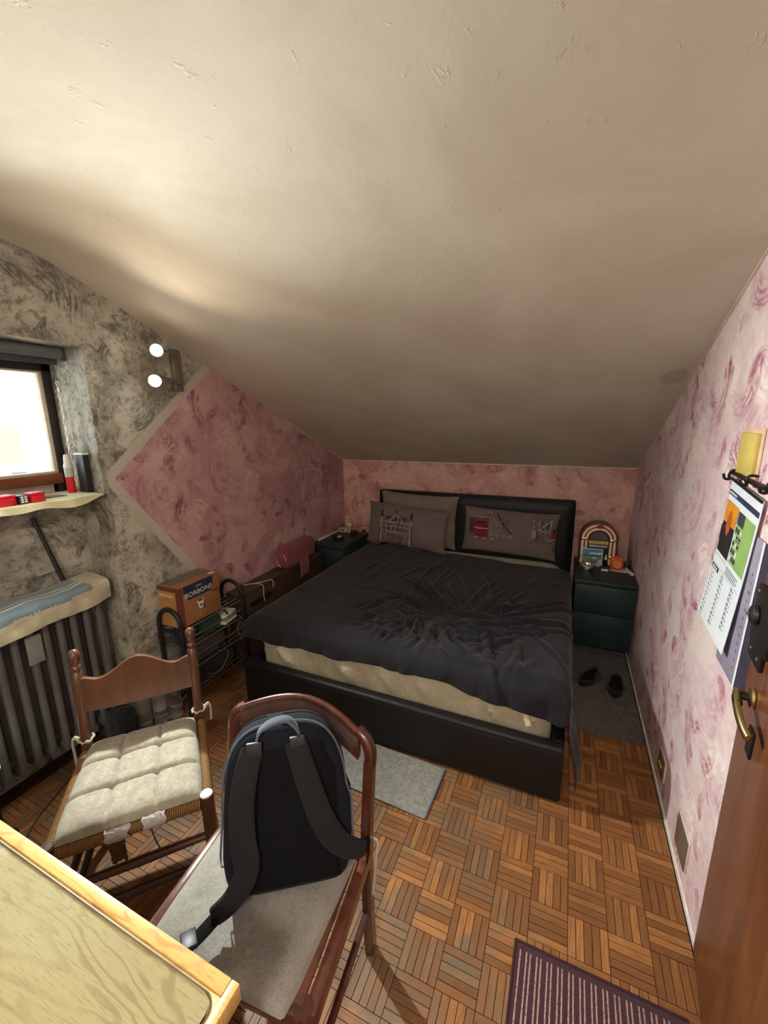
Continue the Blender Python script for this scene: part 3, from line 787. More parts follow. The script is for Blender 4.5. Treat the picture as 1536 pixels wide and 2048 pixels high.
# right: jukebox radio
M_walnut = wood('radio_wood', S(112, 72, 44), S(78, 48, 30), 2, .35, 3.)
M_chrome = plain('chrome', S(190, 184, 176), .22, 1.)
M_tube = plain('tube_cream', S(244, 208, 176), .3, Emission_Color=S(244, 190, 150), Emission_Strength=.05)
M_tred = plain('tube_red', S(150, 44, 40), .35)
M_gold = plain('label_gold', S(206, 186, 96), .5)
jb = thing('jukebox_radio', 'small retro jukebox radio with cream arched tubes', 'radio', (.248, 3.265, NSZ), .02)
JW, JS = .122, .185                      # half width, spring line
def arch(r, n=16, z0=.004): return [(-r, z0), (-r, JS*.5), (-r, JS)]+[(-r*cos(PI*k/n), JS+r*sin(PI*k/n)) for k in range(1, n)]+[(r, JS), (r, JS*.5), (r, z0)]
bm = B(); poly(bm, [(x, -.045, z) for x, z in arch(JW)], (0, .10, 0)); obj('cabinet', bm, M_walnut, jb, 40)
def arc_tube(name, r, rad, mat, y=-.047, z0=.004, parent=jb):
    bm = B(); tube(bm, [(x, y, z) for x, z in arch(r, 22, z0)], rad, 8); return obj(name, bm, mat, parent, 60)
arc_tube('outer_trim', JW-.004, .006, M_walnut)
arc_tube('light_tube', JW-.019, .0085, M_tube); arc_tube('light_tube', JW-.043, .0075, M_tube)
arc_tube('red_line', JW-.0312, .0035, M_tred); arc_tube('inner_trim', JW-.0525, .0025, M_chrome)
bm = B(); poly(bm, [(x, -.0485, z) for x, z in arch(JW-.053)], (0, .004, 0)); obj('face_panel', bm, M_dark, jb, 40)
bm = B(); poly(bm, [(x*.9, -.0495, z) for x, z in [(-.062, JS-.002)]+[(-.062*cos(PI*k/14), JS+.058*sin(PI*k/14)) for k in range(1, 14)]+[(.062, JS-.002)]], (0, .001, 0))
obj('dome_window', bm, plain('dome_glass', S(96, 84, 78), .15), jb, 40)
bm = B()
for k in range(5): box(bm, -.062+k*.0252, -.062+k*.0252+.0235, -.0512, -.0487, JS-.034, JS-.009, .0008)
obj('title_strip', bm, M_gold, jb)
bm = B(); box(bm, -.058, .058, -.0512, -.0487, JS-.056, JS-.041, .001); dl_ = obj('dial', bm, M_white, jb)
bm = B()
for k in range(9): box(bm, -.054+k*.0125, -.054+k*.0125+.004, -.0517, -.0511, JS-.054, JS-.043+.002*(k % 2))
obj('dial_marks', bm, M_dark, dl_)
for sx in (-1, 1):
    for zz in (JS, .06):
        bm = B(); box(bm, sx*(JW-.030)-.022, sx*(JW-.030)+.022, -.060, -.040, zz-.009, zz+.009, .003)
        for q in (-.012, .012): lathe(bm, [(0, .0), (.0065, .0), (.004, .004), (0, .005)], 10, (sx*(JW-.030)+q, -.060, zz), Matrix.Rotation(PI/2, 4, 'X'))
        obj('clasp', bm, M_chrome, jb)
bm = B()
for a in (-62, -31, 0, 31, 62):
    q = math.radians(a); c_ = Vector((0, -.0555, JS+JW-.040))
    d_ = Vector((sin(q), 0, cos(q))); s_ = Vector((cos(q), 0, -sin(q)))
    poly(bm, [c_, c_+d_*.020+s_*.008, c_+d_*.038, c_+d_*.020-s_*.008], (0, .004, 0))
obj('crest', bm, M_tred, jb, 0)
bm = B(); box(bm, -JW-.004, JW+.004, -.052, .058, 0, .010, .003); obj('foot', bm, M_walnut, jb)
# postcard leaning on the radio
pc = thing('postcard', 'small picture of a blue car by a green field leaning on the radio', 'picture', mat=tilt(.213, 3.165, NSZ+.001, .20, .03))
bm = B(); box(bm, -.068, .068, 0, .0022, 0, .125, .0006); obj('card', bm, M_white, pc)
cl = [plain('card_%d' % i, c, .5) for i, c in enumerate((S(70, 128, 182), S(206, 220, 226), S(92, 140, 58), S(56, 92, 54), S(66, 108, 160), S(168, 164, 152), S(30, 40, 60)))]
bm = B()
def pcq(x0, z0, x1, z1, c, l=0): quad(bm, (x0, -.0004-.0003*l, z0), (x1, -.0004-.0003*l, z0), (x1, -.0004-.0003*l, z1), (x0, -.0004-.0003*l, z1), c)
def pcp(pts, c, l):
    f = bm.faces.new([bm.verts.new((x, -.0004-.0003*l, z)) for x, z in pts]); f.material_index = c
pcq(-.063, .005, .063, .12, 0); pcq(-.063, .005, .063, .074, 2, 1)
pcp([(-.02, .092), (.0, .098), (.03, .094), (.05, .1), (.063, .096), (.063, .086), (.02, .083), (-.02, .086)], 1, 1)
pcp([(-.063, .074), (-.04, .084), (-.015, .077), (.01, .083), (.04, .078), (.063, .084), (.063, .07), (-.063, .066)], 3, 2)
pcp([(-.063, .005), (.063, .005), (.063, .05), (.02, .04), (-.03, .018)], 5, 3)
pcp([(-.03, .028), (-.022, .05), (-.005, .056), (.008, .066), (.026, .064), (.036, .05), (.04, .03), (.02, .022), (-.015, .020)], 4, 4)
pcp([(-.004, .055), (.009, .063), (.024, .061), (.030, .052)], 1, 5)
pcp([(-.02, .020), (.03, .022), (.036, .03), (-.026, .026)], 6, 5)
obj('picture', bm, cl, pc, 0)
# round metal ashtray with a butt
at = thing('ashtray', 'round shiny metal ashtray in front of the postcard', 'ashtray', (.182, 3.085, NSZ))
bm = B(); lathe(bm, [(0, .002), (.046, .002), (.050, .006), (.052, .034), (.050, .038), (.046, .034), (.042, .012), (0, .010)], 28); obj('bowl', bm, M_chrome, at)
for k in range(3):
    a = 2*PI*k/3+.5; bm = B(); box(bm, .043, .055, -.006, .006, .031, .040, .002, M=Matrix.Rotation(a, 4, 'Z')); obj('rest', bm, M_chrome, at)
bm = B(); lathe(bm, [(0, .0125), (.038, .0125), (.030, .018), (.012, .022), (0, .021)], 14); obj('ash', bm, plain('ash_grey', S(86, 82, 80), .95), at)
for k, (x, y, a) in enumerate(((.0, .012, .3), (-.015, -.012, 2.2), (.016, -.008, 1.2))):
    bm = B(); tube(bm, [(x, y, .026), (x+.024*cos(a), y+.024*sin(a), .028)], .0036, 8); obj('butt', bm, M_white if k else M_gold, at)
t_ = thing('bracelet', 'dark beaded bracelet lying behind the round metal ashtray', 'bracelet', (.142, 3.150, NSZ))
for k in range(14):
    a = 2*PI*k/14; bm = B(); bmesh.ops.create_uvsphere(bm, u_segments=8, v_segments=6, radius=.0055); 
    for v in bm.verts: v.co += Vector((.026*cos(a), .026*sin(a), .0058))
    obj('bead', bm, M_dark, t_)
t_ = thing('cigarette_pack', 'small dark pack with a white front lying right of the ashtray', 'pack', (.292, 3.105, NSZ), .05)
bm = B(); box(bm, -.023, .023, -.03, .03, 0, .020, .002); obj('carton', bm, M_dark, t_)
bm = B(); box(bm, -.022, .022, -.0310, -.0302, .003, .017); obj('front_label', bm, M_white, t_)
t_ = thing('small_bottle', 'little dark bottle with white dropper cap beside the postcard', 'bottle', (.302, 3.185, NSZ))
bm = B(); lathe(bm, [(0, 0), (.014, 0), (.015, .003), (.015, .040), (.008, .048), (.008, .052)], 16); obj('body', bm, plain('bottle_dark', S(28, 38, 30), .2), t_)
bm = B(); lathe(bm, [(.009, .052), (.009, .066), (.005, .070), (.004, .088), (0, .09)], 14); obj('cap', bm, M_white, t_)
t_ = thing('paper_slip', 'flat white paper under the orange clock', 'paper', (.385, 3.12, NSZ), -.04)
bm = B(); box(bm, -.055, .062, -.02, .06, 0, .0022); obj('sheet', bm, M_white, t_)
M_or = plain('orange_plastic', S(236, 104, 40), .35)
ck = thing('alarm_clock', 'square rounded orange alarm clock on the right nightstand', 'clock', (.368, 3.138, NSZ+.0024), .0)
bm = B(); box(bm, -.042, .042, -.014, .030, 0, .090, .02, 4); obj('case', bm, M_or, ck)
bm = B(); tube(bm, [(.030*sup(cos(2*PI*k/32), .6), -.0155, .045+.031*sup(sin(2*PI*k/32), .6)) for k in range(32)], .0035, 8, True); obj('bezel', bm, plain('bezel_orange', S(204, 74, 28), .4), ck)
bm = B(); poly(bm, [(.029*sup(cos(2*PI*k/24), .6), -.0150, .045+.030*sup(sin(2*PI*k/24), .6)) for k in range(24)], (0, .001, 0)); dl_ = obj('dial', bm, plain('dial_orange', S(240, 132, 66), .5), ck)
bm = B()
for k in range(12):
    a = 2*PI*k/12; s_ = str(k if k else 12)
    text(bm, s_, .0095, axes((.0205*sin(a), -.0155, .045+.0205*cos(a)), (1, 0, 0), (0, 0, 1), (0, -1, 0)), .0003)
tube(bm, [(0, -.0162, .045), (.009, -.0162, .055)], .0011, 5); tube(bm, [(0, -.0162, .045), (-.010, -.0162, .048)], .0009, 5)
obj('numerals', bm, plain('numeral_cream', S(250, 226, 180), .5), dl_, kind='stuff')
bm = B(); box(bm, -.018, .018, .0, .012, .090, .095, .002); obj('button', bm, M_or, ck)
t_ = thing('dark_figurine', 'small dark knobbly ornament behind the orange clock', 'ornament', (.432, 3.185, NSZ))
bm = B(); lathe(bm, [(0, 0), (.018, 0), (.016, .012), (.010, .022), (.015, .034), (.012, .046), (0, .052)], 12)
for v in bm.verts: v.co += v.co.normalized()*.004*nz(*(v.co*90))
obj('body', bm, M_walnut, t_)
t_ = thing('white_adapter', 'slim white stick lying at the wall edge of the right nightstand', 'charger', (.444, 3.10, NSZ), .25)
bm = B(); box(bm, -.009, .009, -.055, .055, 0, .017, .003); obj('body', bm, M_white, t_)
bm = B(); box(bm, -.0075, .0075, -.058, -.0552, .003, .014, .001); obj('end_cap', bm, plain('cap_pale', S(200, 198, 194), .5), t_)
# left nightstand
t_ = thing('ashtray', 'black round ashtray with pale butts on the left nightstand', 'ashtray', (-1.835, 3.105, NSZ))
bm = B(); lathe(bm, [(0, .002), (.046, .002), (.052, .008), (.052, .026), (.047, .028), (.043, .012), (0, .01)], 24); obj('bowl', bm, M_dark, t_)
for k, (x, y, a) in enumerate(((-.01, .0, .3), (.0, -.02, .0), (.012, .012, 2.6), (.014, -.008, .7))):
    bm = B(); tube(bm, [(x, y, .017+.003*k), (x+.026*cos(a), y+.026*sin(a), .02+.003*k)], .0038, 8); obj('butt', bm, M_white, t_)
t_ = thing('small_box', 'small cream carton with a dark label in the left corner', 'box', (-1.915, 3.335, NSZ), .0)
bm = B(); box(bm, -.045, .045, -.02, .02, 0, .044, .002); obj('carton', bm, plain('carton_cream', S(190, 168, 122), .7), t_)
bm = B(); box(bm, -.020, .024, -.0212, -.0202, .014, .032); obj('label_patch', bm, plain('patch_brown', S(112, 88, 60), .7), t_)
t_ = thing('candle', 'white topped pillar candle between small box and cup', 'candle', (-1.850, 3.345, NSZ))
bm = B(); lathe(bm, [(0, 0), (.018, 0), (.018, .060), (.014, .064)], 16); obj('wax_body', bm, plain('wax_cream', S(196, 176, 128), .6), t_)
bm = B(); lathe(bm, [(.0, .064), (.021, .064), (.024, .078), (.018, .094), (0, .098)], 16); obj('cap', bm, M_white, t_)
t_ = thing('cup', 'black cup with pale rim on the left nightstand', 'cup', (-1.772, 3.275, NSZ))
bm = B(); lathe(bm, [(0, .002), (.022, 0), (.027, .004), (.032, .048), (.029, .048), (.024, .008), (0, .006)], 20); obj('body', bm, M_dark, t_)
bm = B(); tube(bm, [(.0305*cos(2*PI*k/24), .0305*sin(2*PI*k/24), .0495) for k in range(24)], .002, 6, True); obj('rim', bm, M_gold, t_)
bm = B(); tube(bm, smooth_pts([(.030, -.004, .040), (.046, -.008, .036), (.046, -.008, .018), (.028, -.004, .012)], 5), .003, 6); obj('handle', bm, M_dark, t_)
t_ = thing('tealight_holder', 'dark glass tealight holder with a pointed end right of the cup', 'holder', (-1.690, 3.325, NSZ))
bm = B(); lathe(bm, [(0, 0), (.022, 0), (.020, .012), (.014, .020), (.022, .044), (.018, .044), (.010, .022), (0, .022)], 16); obj('bowl', bm, M_walnut, t_)
bm = B(); tube(bm, [(.018, 0, .040), (.030, 0, .066)], [.005, .0012], 8); obj('spout', bm, M_walnut, t_)
t_ = thing('white_strip', 'thin white strip of trunking lying along the wall on the left nightstand', 'strip', (-1.972, 3.17, NSZ))
bm = B(); box(bm, -.009, .009, -.175, .175, 0, .014, .002); obj('trunking', bm, M_white, t_)
bm = B(); box(bm, -.0095, .0095, -.179, -.1752, 0, .0145, .001); obj('end_cap', bm, M_white, t_)
# ------------------------------------------------------------------ wall lamp on the left wall: two bare bulbs
M_lampm = plain('lamp_steel', S(150, 146, 140), .35, .8)
wl = thing('wall_lamp', 'wall spotlight with two glowing bulbs on the left wall', 'lamp', (XL, 1.70, 1.885))
bm = B(); box(bm, .0005, .022, -.03, .03, -.11, .11, .006); obj('wall_plate', bm, M_lampm, wl)
for zz in (.07, -.07):
    bm = B(); lathe(bm, [(0, 0), (.008, 0), (.010, .006), (.006, .012), (0, .012)], 12, (.022, 0, zz), Matrix.Rotation(PI/2, 4, 'Y')); obj('knob', bm, M_chrome, wl)
def spot(dz, pos, col, watts, nm):
    c = Vector(pos)-Vector((XL, 1.70, 1.885)); a0 = Vector((.022, -.012, dz))
    dr = Vector((.74, -.62, -.26) if dz > 0 else (.70, -.62, -.36)).normalized(); back = c-dr*.075
    bm = B(); tube(bm, smooth_pts([a0, a0+Vector((.05, -.03, 0)), back-dr*.02, back], 6), .0065, 8); ar_ = obj('arm', bm, M_lampm, wl)
    Q = dr.to_track_quat('Z', 'Y').to_matrix().to_4x4()
    bm = B(); lathe(bm, [(0, -.004), (.012, -.004), (.016, .0), (.019, .028), (.021, .044), (.019, .044), (.016, .03), (0, .03)], 18, back, Q); obj('socket', bm, M_lampm, ar_)
    bm = B(); lathe(bm, [(0, 0), (.012, .001), (.014, .012), (.024, .032), (.0285, .046), (.0285, .049)], 20, back+dr*.040, Q); obj('reflector', bm, M_lampm, wl, 60)
    bm = B(); lathe(bm, [(.0280, .0475), (.0275, .053), (.022, .062), (.012, .067), (0, .0685)], 20, back+dr*.040, Q)
    b = obj('bulb', bm, emit(nm, col, 40.), wl, 60)
    ld = bpy.data.lights.new(nm, 'SPOT'); ld.energy = watts; ld.color = col[:3]; ld.spot_size = math.radians(150 if dz > 0 else 132); ld.spot_blend = 1.; ld.shadow_soft_size = .022
    lo = link(bpy.data.objects.new(nm, ld)); lo.parent = wl; lo.location = back+dr*.135; lo.rotation_euler = (-dr).to_track_quat('Z', 'Y').to_euler()
    return b
spot(.07, (-1.85, 1.484, 1.95), (1, .86, .64, 1), LAMP_WARM, 'bulb_warm')['label'] = 'warm yellow bulb, the upper one'
spot(-.07, (-1.85, 1.455, 1.809), (.93, 1., .96, 1), LAMP_COOL, 'bulb_cool')['label'] = 'cool white bulb, the lower one'
# added fill lamp, out of view behind the camera, softly brightening the room
hl = thing('fill_lamp', 'added round fill lamp on the ceiling behind the camera', 'lamp', (.05, -.95, 2.30))
bm = B(); lathe(bm, [(0, .012), (.15, .012), (.16, 0), (.15, -.01), (0, -.012)], 28); obj('rim', bm, M_white, hl)
bm = B(); lathe(bm, [(0, -.055), (.08, -.05), (.125, -.032), (.142, -.0125)], 28); obj('shade', bm, emit('fill_shade', (1, .95, .86, 1), FILL/(PI*.066)), hl)

# ------------------------------------------------------------------ radiator in the niche
M_rad = plain('radiator_grey', S(98, 97, 92), .5, .0, .15, 9.)
rd = thing('radiator', 'grey cast column radiator standing under the window', 'radiator', (-2.115, NY-.055, .09))
first = None
def rad_section():
    bm = B(); H_ = .74
    for dx in (.055, -.02, -.06):
        tube(bm, [(dx, 0, .02), (dx, 0, .06), (dx, 0, H_-.06), (dx, 0, H_-.02)], [.013, .0155, .0155, .013], 10)
    for zz in (.035, H_-.035): 
        tube(bm, [(-.072, 0, zz), (.068, 0, zz)], .02, 10)
    tube(bm, smooth_pts([(.058, 0, H_-.03), (.035, 0, H_-.002), (-.04, 0, H_-.002), (-.064, 0, H_-.03)], 4), .017, 10)
    for zz in (.06, H_-.06): lathe(bm, [(0, -.028), (.017, -.028), (.017, .028), (0, .028)], 10, (-.01, 0, zz), Matrix.Rotation(PI/2, 4, 'X'))
    return bm
for k in range(22):
    if first is None: first = o = obj('radiator_section', rad_section(), M_rad, rd)
    else: o = link(first.copy()); o.parent = rd
    o.location = (0, -.0575*k-.03, 0)
for yy in (-.06, -1.1):
    bm = B(); box(bm, -.05, .05, yy-.01, yy+.01, -.089, .03, .004); obj('foot', bm, M_rad, rd)
bm = B(); box(bm, .071, .075, -.345, -.285, .50, .63, .002); obj('meter_plate', bm, plain('meter_grey', S(142, 142, 136), .5), rd, label='small pale grey meter plate clipped to the front')
# towel on the radiator
t = NT('towel_stripes'); p = t.sep(t.O())
y_ = t.m_('ADD', p[0], t.m_('MULTIPLY', t.noise(t.O(), 9., 2), .012))
blue = t.mix(t.noise(t.O(), 60., 3), S(112, 132, 142), S(132, 150, 156))
wht = t.m_('MAXIMUM', t.mr(t.m_('ABSOLUTE', t.m_('ADD', y_, -.052)), .003, .006, 1, 0), t.mr(t.m_('ABSOLUTE', t.m_('ADD', y_, -.030)), .0015, .004, 1, 0))
c = t.mix(wht, blue, S(214, 216, 206))
c = t.mix(t.mr(y_, -.052, -.046, 1., 0.), c, S(196, 192, 176))
t.col(c).set(Roughness=.95, Sheen_Weight=.3); t.bump(t.noise(t.O(), 300., 2), .5, .003); M_tow1 = t.m
M_tow2 = fabric('towel_cream', S(206, 200, 172), S(176, 168, 140), 260, mott=14., bump=.8)
tw = thing('towel', 'cream towel with a blue striped top draped over the radiator', 'towel', (-2.09, .80, .835))
def tf(u, v, lift=0):
    y = lerp(-.62, .37, u); 
    e = sst(.84, 1., u)
    s = v*.30
    wv = .010*nz(y*9, 1)+.006*nz(y*24, 2)
    L = .155
    if s < L: x, z = -.075+s, .012+.012*sin(s*22)+.010*nz(y*7, s*14, 3)
    else:
        q = s-L; x = .08+.018*sin(min(1, q/.03)*PI/2)+wv*1.8+.012*nz(y*14, q*10); z = .010-q*(.62+.10*nz(y*3, 8)-.02)
        if q < .02: z = .012-.4*q
    z += .020*e*(1-v*.4)+.012*sst(.3, .8, u)-.012*(1-u)
    x -= .01*e
    y += .02*v*e
    return Vector((x, y, z+wv*.4+lift))
bm = B(); shell(bm, tf, 70, 30, .008); obj('cream_layer', bm, M_tow2, tw, 80)
bm = B(); shell(bm, lambda u, v: tf(lerp(.0, .88+.05*v, u), lerp(.02, .68, v), .010+.004*nz(u*9, v*5)) , 60, 18, .005); obj('striped_layer', bm, M_tow1, tw, 80, label='blue striped towel layer on top')
bm = B(); shell(bm, lambda u, v: tf(lerp(.30, .37, u), lerp(.50, .88, v), .012), 8, 8, .002); obj('dark_patch', bm, plain('patch_dark', S(84, 78, 66), .9), tw, 80)
t_ = thing('dark_stick', 'dark thin stick leaning against the wall behind the towel', 'stick', (-2.135, 1.07, .84))
bm = B(); tube(bm, [(0, 0, 0), (-.052, -.055, .34)], [.011, .008], 10); obj('shaft', bm, M_dark, t_)
bm = B(); lathe(bm, [(0, 0), (.010, 0), (.010, .01), (0, .014)], 10, (-.052, -.055, .34)); obj('tip', bm, M_dark, t_)
bm = B(); tube(bm, smooth_pts([(-1.95, 1.07, .006), (-1.985, 1.0, .006), (-2.0, .9, .007), (-1.96, .80, .006), (-1.88, .66, .006), (-1.72, .52, .006), (-1.55, .45, .006)], 8), .0035, 6)
tag(obj('floor_cable', bm, plain('cable_grey', S(70, 66, 62), .6)), 'thin grey cable curving over the floor below the radiator', 'cable')
bm = B(); tube(bm, smooth_pts([(-1.965, 1.20, .05), (-1.955, 1.34, .03), (-1.955, 1.6, .03), (-1.955, 1.85, .03)], 6), .005, 6)
tag(obj('skirting_pipe', bm, plain('pipe_pale', S(150, 140, 126), .5)), 'thin pale pipe running along the foot of the left wall', 'pipe')

# ------------------------------------------------------------------ wire rack with carton
M_rackb = plain('rack_black', S(28, 30, 32), .5)
M_wire = plain('rack_wire', S(150, 146, 140), .35, .7)
RX0, RX1, RY0, RY1 = -1.977, -1.812, 1.395, 1.845
rk = thing('wire_rack', 'low wire shoe rack with black arched ends against the left wall', 'rack', (RX0, RY0, 0))
W_ = RX1-RX0
for yy in (0, RY1-RY0):
    bm = B(); tube(bm, [(0, yy, .003), (0, yy, .30), (0, yy, .545)]+[(W_/2-W_/2*cos(PI*k/12), yy, .545+.085*sin(PI*k/12)) for k in range(1, 12)]+[(W_, yy, .545), (W_, yy, .3), (W_, yy, .003)], .012, 10)
    obj('end_frame', bm, M_rackb, rk)
    for xx in (0, W_):
        bm = B(); lathe(bm, [(0, 0), (.016, 0), (.016, .03), (.0125, .036)], 12, (xx, yy, .0)); obj('foot_cap', bm, M_rackb, rk)
    bm = B(); tube(bm, [(0, yy, .50), (W_, yy, .50)], .008, 8); obj('cross_bar', bm, M_rackb, rk)
for zz in (.515, .40, .27, .12):
    for k in range(5):
        xx = W_*k/4; bm = B()
        tube(bm, [(xx, .0, zz), (xx, RY1-RY0, zz)], .0036, 6); obj('wire', bm, M_wire, rk)
for zz in (.455, .335):
    bm = B(); tube(bm, [(W_, .0, zz), (W_, RY1-RY0, zz)], .003, 6); obj('wire', bm, M_wire, rk)
t = NT('carton_print'); p = t.sep(t.O())
t.col(t.mix(t.noise(t.O(), 40., 3), S(166, 116, 76), S(146, 98, 64))).set(Roughness=.55); M_cart = t.m
M_cartside = plain('carton_ochre', S(184, 140, 86), .6); M_navy = plain('carton_navy', S(34, 50, 78), .5); M_edge = plain('carton_brown', S(110, 62, 54), .6)
M_cgrey = plain('carton_grey', S(112, 106, 98), .6)
bx = thing('carton_box', 'orange coffee carton with a navy name band standing on the wire rack', 'box', (-1.905, 1.553, .5195))
bm = B(); box(bm, -.078, .078, -.14, .14, 0, .232, .002); obj('carton', bm, [M_cart], bx)
bm = B(); box(bm, -.0775, .0775, -.1412, -.1402, .002, .205); ep_ = obj('end_panel', bm, M_cartside, bx)
bm = B(); box(bm, .0782, .0790, -.140, -.112, .002, .228); box(bm, .058, .078, -.1416, -.1404, .002, .228); obj('corner_stripe', bm, M_edge, bx)
bm = B(); box(bm, -.070, .012, -.125, .125, .2322, .2334); obj('open_flap', bm, M_cgrey, bx)
bm = B(); box(bm, .04, .07, .095, .13, .2322, .2332); obj('top_patch', bm, M_white, bx)
bm = B(); box(bm, -.079, .079, -.1414, -.1402, .205, .230); obj('end_band', bm, M_edge, bx)
bm = B(); poly(bm, [(.0792, y, z) for y, z in [(-.108, .228), (-.108, .190)]+[(-.102+.02*k/4, .190-.045*sin(PI/2*k/4)) for k in range(1, 5)]+[(.072, .145), (.086, .158), (.092, .185), (.094, .228)]], (.0008, 0, 0)); nb_ = obj('name_band', bm, M_navy, bx, 0)
MX = lambda y, z: axes((.0803, y, z), (0, 1, 0), (0, 0, 1), (1, 0, 0))
bm = B(); text(bm, 'BORBONE', .040, MX(-.008, .170), .0004, space=1.02); obj('name_lettering', bm, plain('ink_cream', S(226, 222, 208), .5), nb_, 0)
bm = B(); text(bm, 'CAFFE', .016, MX(-.008, .203), .0003); obj('small_lettering', bm, M_gold, nb_, 0)
bm = B()                                        # printed cup and beans
poly(bm, [(.0794, y, z) for y, z in ((-.028, .118), (.020, .124), (.010, .068), (-.014, .066))], (.0006, 0, 0)); obj('printed_cup', bm, M_white, bx, 0)
bm = B(); poly(bm, [(.0801, -.004+.018*cos(2*PI*k/16), .115+.006*sin(2*PI*k/16)) for k in range(16)], (.0004, 0, 0))
poly(bm, [(.0801, .020+.010*cos(2*PI*k/12), .072+.012*sin(2*PI*k/12)) for k in range(12)], (.0004, 0, 0)); poly(bm, [(.0801, -.002+.008*cos(2*PI*k/12), .086+.009*sin(2*PI*k/12)) for k in range(12)], (.0004, 0, 0)); obj('printed_beans', bm, M_edge, bx, 0)
bm = B(); marks(bm, .075, .015, MX(-.01, .048), 7); marks(bm, .06, .011, MX(-.01, .028), 8); obj('lower_print', bm, M_cartside, bx, 0, kind='stuff')
bm = B(); box(bm, .0794, .080, .085, .130, .128, .140); obj('side_label', bm, M_edge, bx)
bm = B(); marks(bm, .10, .020, axes((-.01, -.1413, .180), (1, 0, 0), (0, 0, 1), (0, -1, 0)), 8); obj('end_print', bm, plain('ink_pale', S(226, 196, 140), .6), ep_, 0, kind='stuff')
# odds and ends stacked in the rack
def lump(name, label, cat, loc, sx, sy, sz, mat, sd, n=20, rough_=.3, rz=0.):
    t_ = thing(name, label, cat, loc, rz)
    bm = B(); bmesh.ops.create_uvsphere(bm, u_segments=n*2, v_segments=n, radius=1)
    for v in bm.verts:
        c = v.co; k = 1+rough_*nz(c.x*1.6+sd, c.y*1.6, c.z*1.6)+rough_*.5*nz(c.x*4+sd, c.y*4, c.z*4)
        e = .6
        v.co = Vector((sup(c.x, e)*sx*k, sup(c.y, e)*sy*k, max(0, (sup(c.z, e)*k+1)/2*sz)))
    obj('body', bm, mat, t_, 80); return t_
M_green = fabric('green_cloth', S(46, 74, 56), S(34, 56, 44), 400)
g_ = lump('green_cloth', 'crumpled dark green cloth on the rack below the coffee carton', 'cloth', (-1.878, 1.62, .404), .055, .07, .10, M_green, 3.)
bm = B(); tube(bm, smooth_pts([(.02, .04, .08), (.04, .08, .10), (.05, .11, .07), (.04, .12, .03)], 6), .006, 6); obj('loop', bm, M_green, g_)
t_ = thing('paper_stack', 'pale papers and a thin book lying on the rack near its far end', 'papers', (-1.89, 1.755, .404), .12)
for k in range(3):
    bm = B(); box(bm, -.066, .060, -.06, .055, .019*k, .019*k+.0185, .002); o = obj('booklet', bm, M_white if k != 1 else plain('book_tan', S(170, 160, 140), .7), t_); o.rotation_euler = (0, 0, .08*k)
lump('dark_cloth_bag', 'dark blue grey cloth bag stuffed in the near end of the rack', 'bag', (-1.892, 1.465, .404), .065, .05, .10, fabric('bag_slate', S(44, 54, 60), S(30, 38, 44), 300), 8.)
lump('brown_bag', 'brown shoe bag on the middle shelf of the wire rack', 'bag', (-1.895, 1.60, .274), .066, .13, .11, fabric('bag_brown', S(74, 62, 56), S(54, 46, 44), 300), 12.)
lump('dark_shoe_bag', 'blackish bag on the lowest shelf of the wire rack', 'bag', (-1.895, 1.62, .124), .068, .15, .12, fabric('bag_black', S(46, 40, 38), S(32, 30, 30), 300), 17.)
bm = B(); tube(bm, smooth_pts([(-1.800, 1.80, .43), (-1.797, 1.835, .36), (-1.797, 1.80, .30), (-1.797, 1.77, .34), (-1.797, 1.80, .39), (-1.797, 1.825, .33), (-1.797, 1.79, .27)], 8), .0016, 6)
bm2 = bm; tube(bm2, smooth_pts([(-1.797, 1.60, .30), (-1.795, 1.68, .25), (-1.795, 1.62, .17), (-1.797, 1.54, .18), (-1.797, 1.52, .21)], 8), .0016, 6)
tag(obj('looped_cord', bm2, plain('cord_cream', S(150, 138, 118), .7)), 'thin pale cord hanging in loops from the front of the wire rack', 'cord')

# ------------------------------------------------------------------ chest beside the bed, cord, rolled pink towel
M_chest = wood('chest_wood', S(84, 62, 48), S(58, 44, 36), 1, .5)
ch = thing('wooden_chest', 'long low brown wooden chest between the left wall and the bed', 'chest', (-1.975, 1.885, 0))
bm = B(); box(bm, 0, .125, 0, .97, 0, .50, .004); obj('body', bm, M_chest, ch)
bm = B(); box(bm, -.002, .130, -.006, .976, .5005, .520, .005); obj('lid', bm, M_chest, ch)
bm = B(); box(bm, .1252, .130, .07, .28, .405, .44, .003); obj('grip_slot', bm, M_dark, ch, label='dark grip slot in the front')
bm = B(); box(bm, .1252, .131, .02, .95, .30, .32, .003); obj('front_batten', bm, M_chest, ch)
bm = B()
tube(bm, smooth_pts([(-1.955, 2.02, .523), (-1.90, 2.06, .526), (-1.852, 2.075, .524), (-1.8405, 2.085, .50), (-1.840, 2.080, .46), (-1.840, 2.085, .40)], 8), .0028, 6)
tube(bm, smooth_pts([(-1.90, 2.06, .526), (-1.86, 2.12, .527), (-1.845, 2.17, .522), (-1.838, 2.185, .50), (-1.838, 2.18, .465)], 8), .0028, 6)
tag(obj('pale_cord', bm, plain('cord_pale', S(204, 196, 176), .7)), 'pale forked cord hanging over the edge of the wooden chest', 'cord')
M_pinkt = fabric('pink_towel', S(152, 78, 88), S(124, 60, 70), 300, bump=.6)
pk = thing('pink_bundle', 'folded pink towel lying on the wooden chest by the wall', 'towel', (-1.905, 2.58, .521), .08)
bm = B(); bmesh.ops.create_uvsphere(bm, u_segments=48, v_segments=28, radius=1)
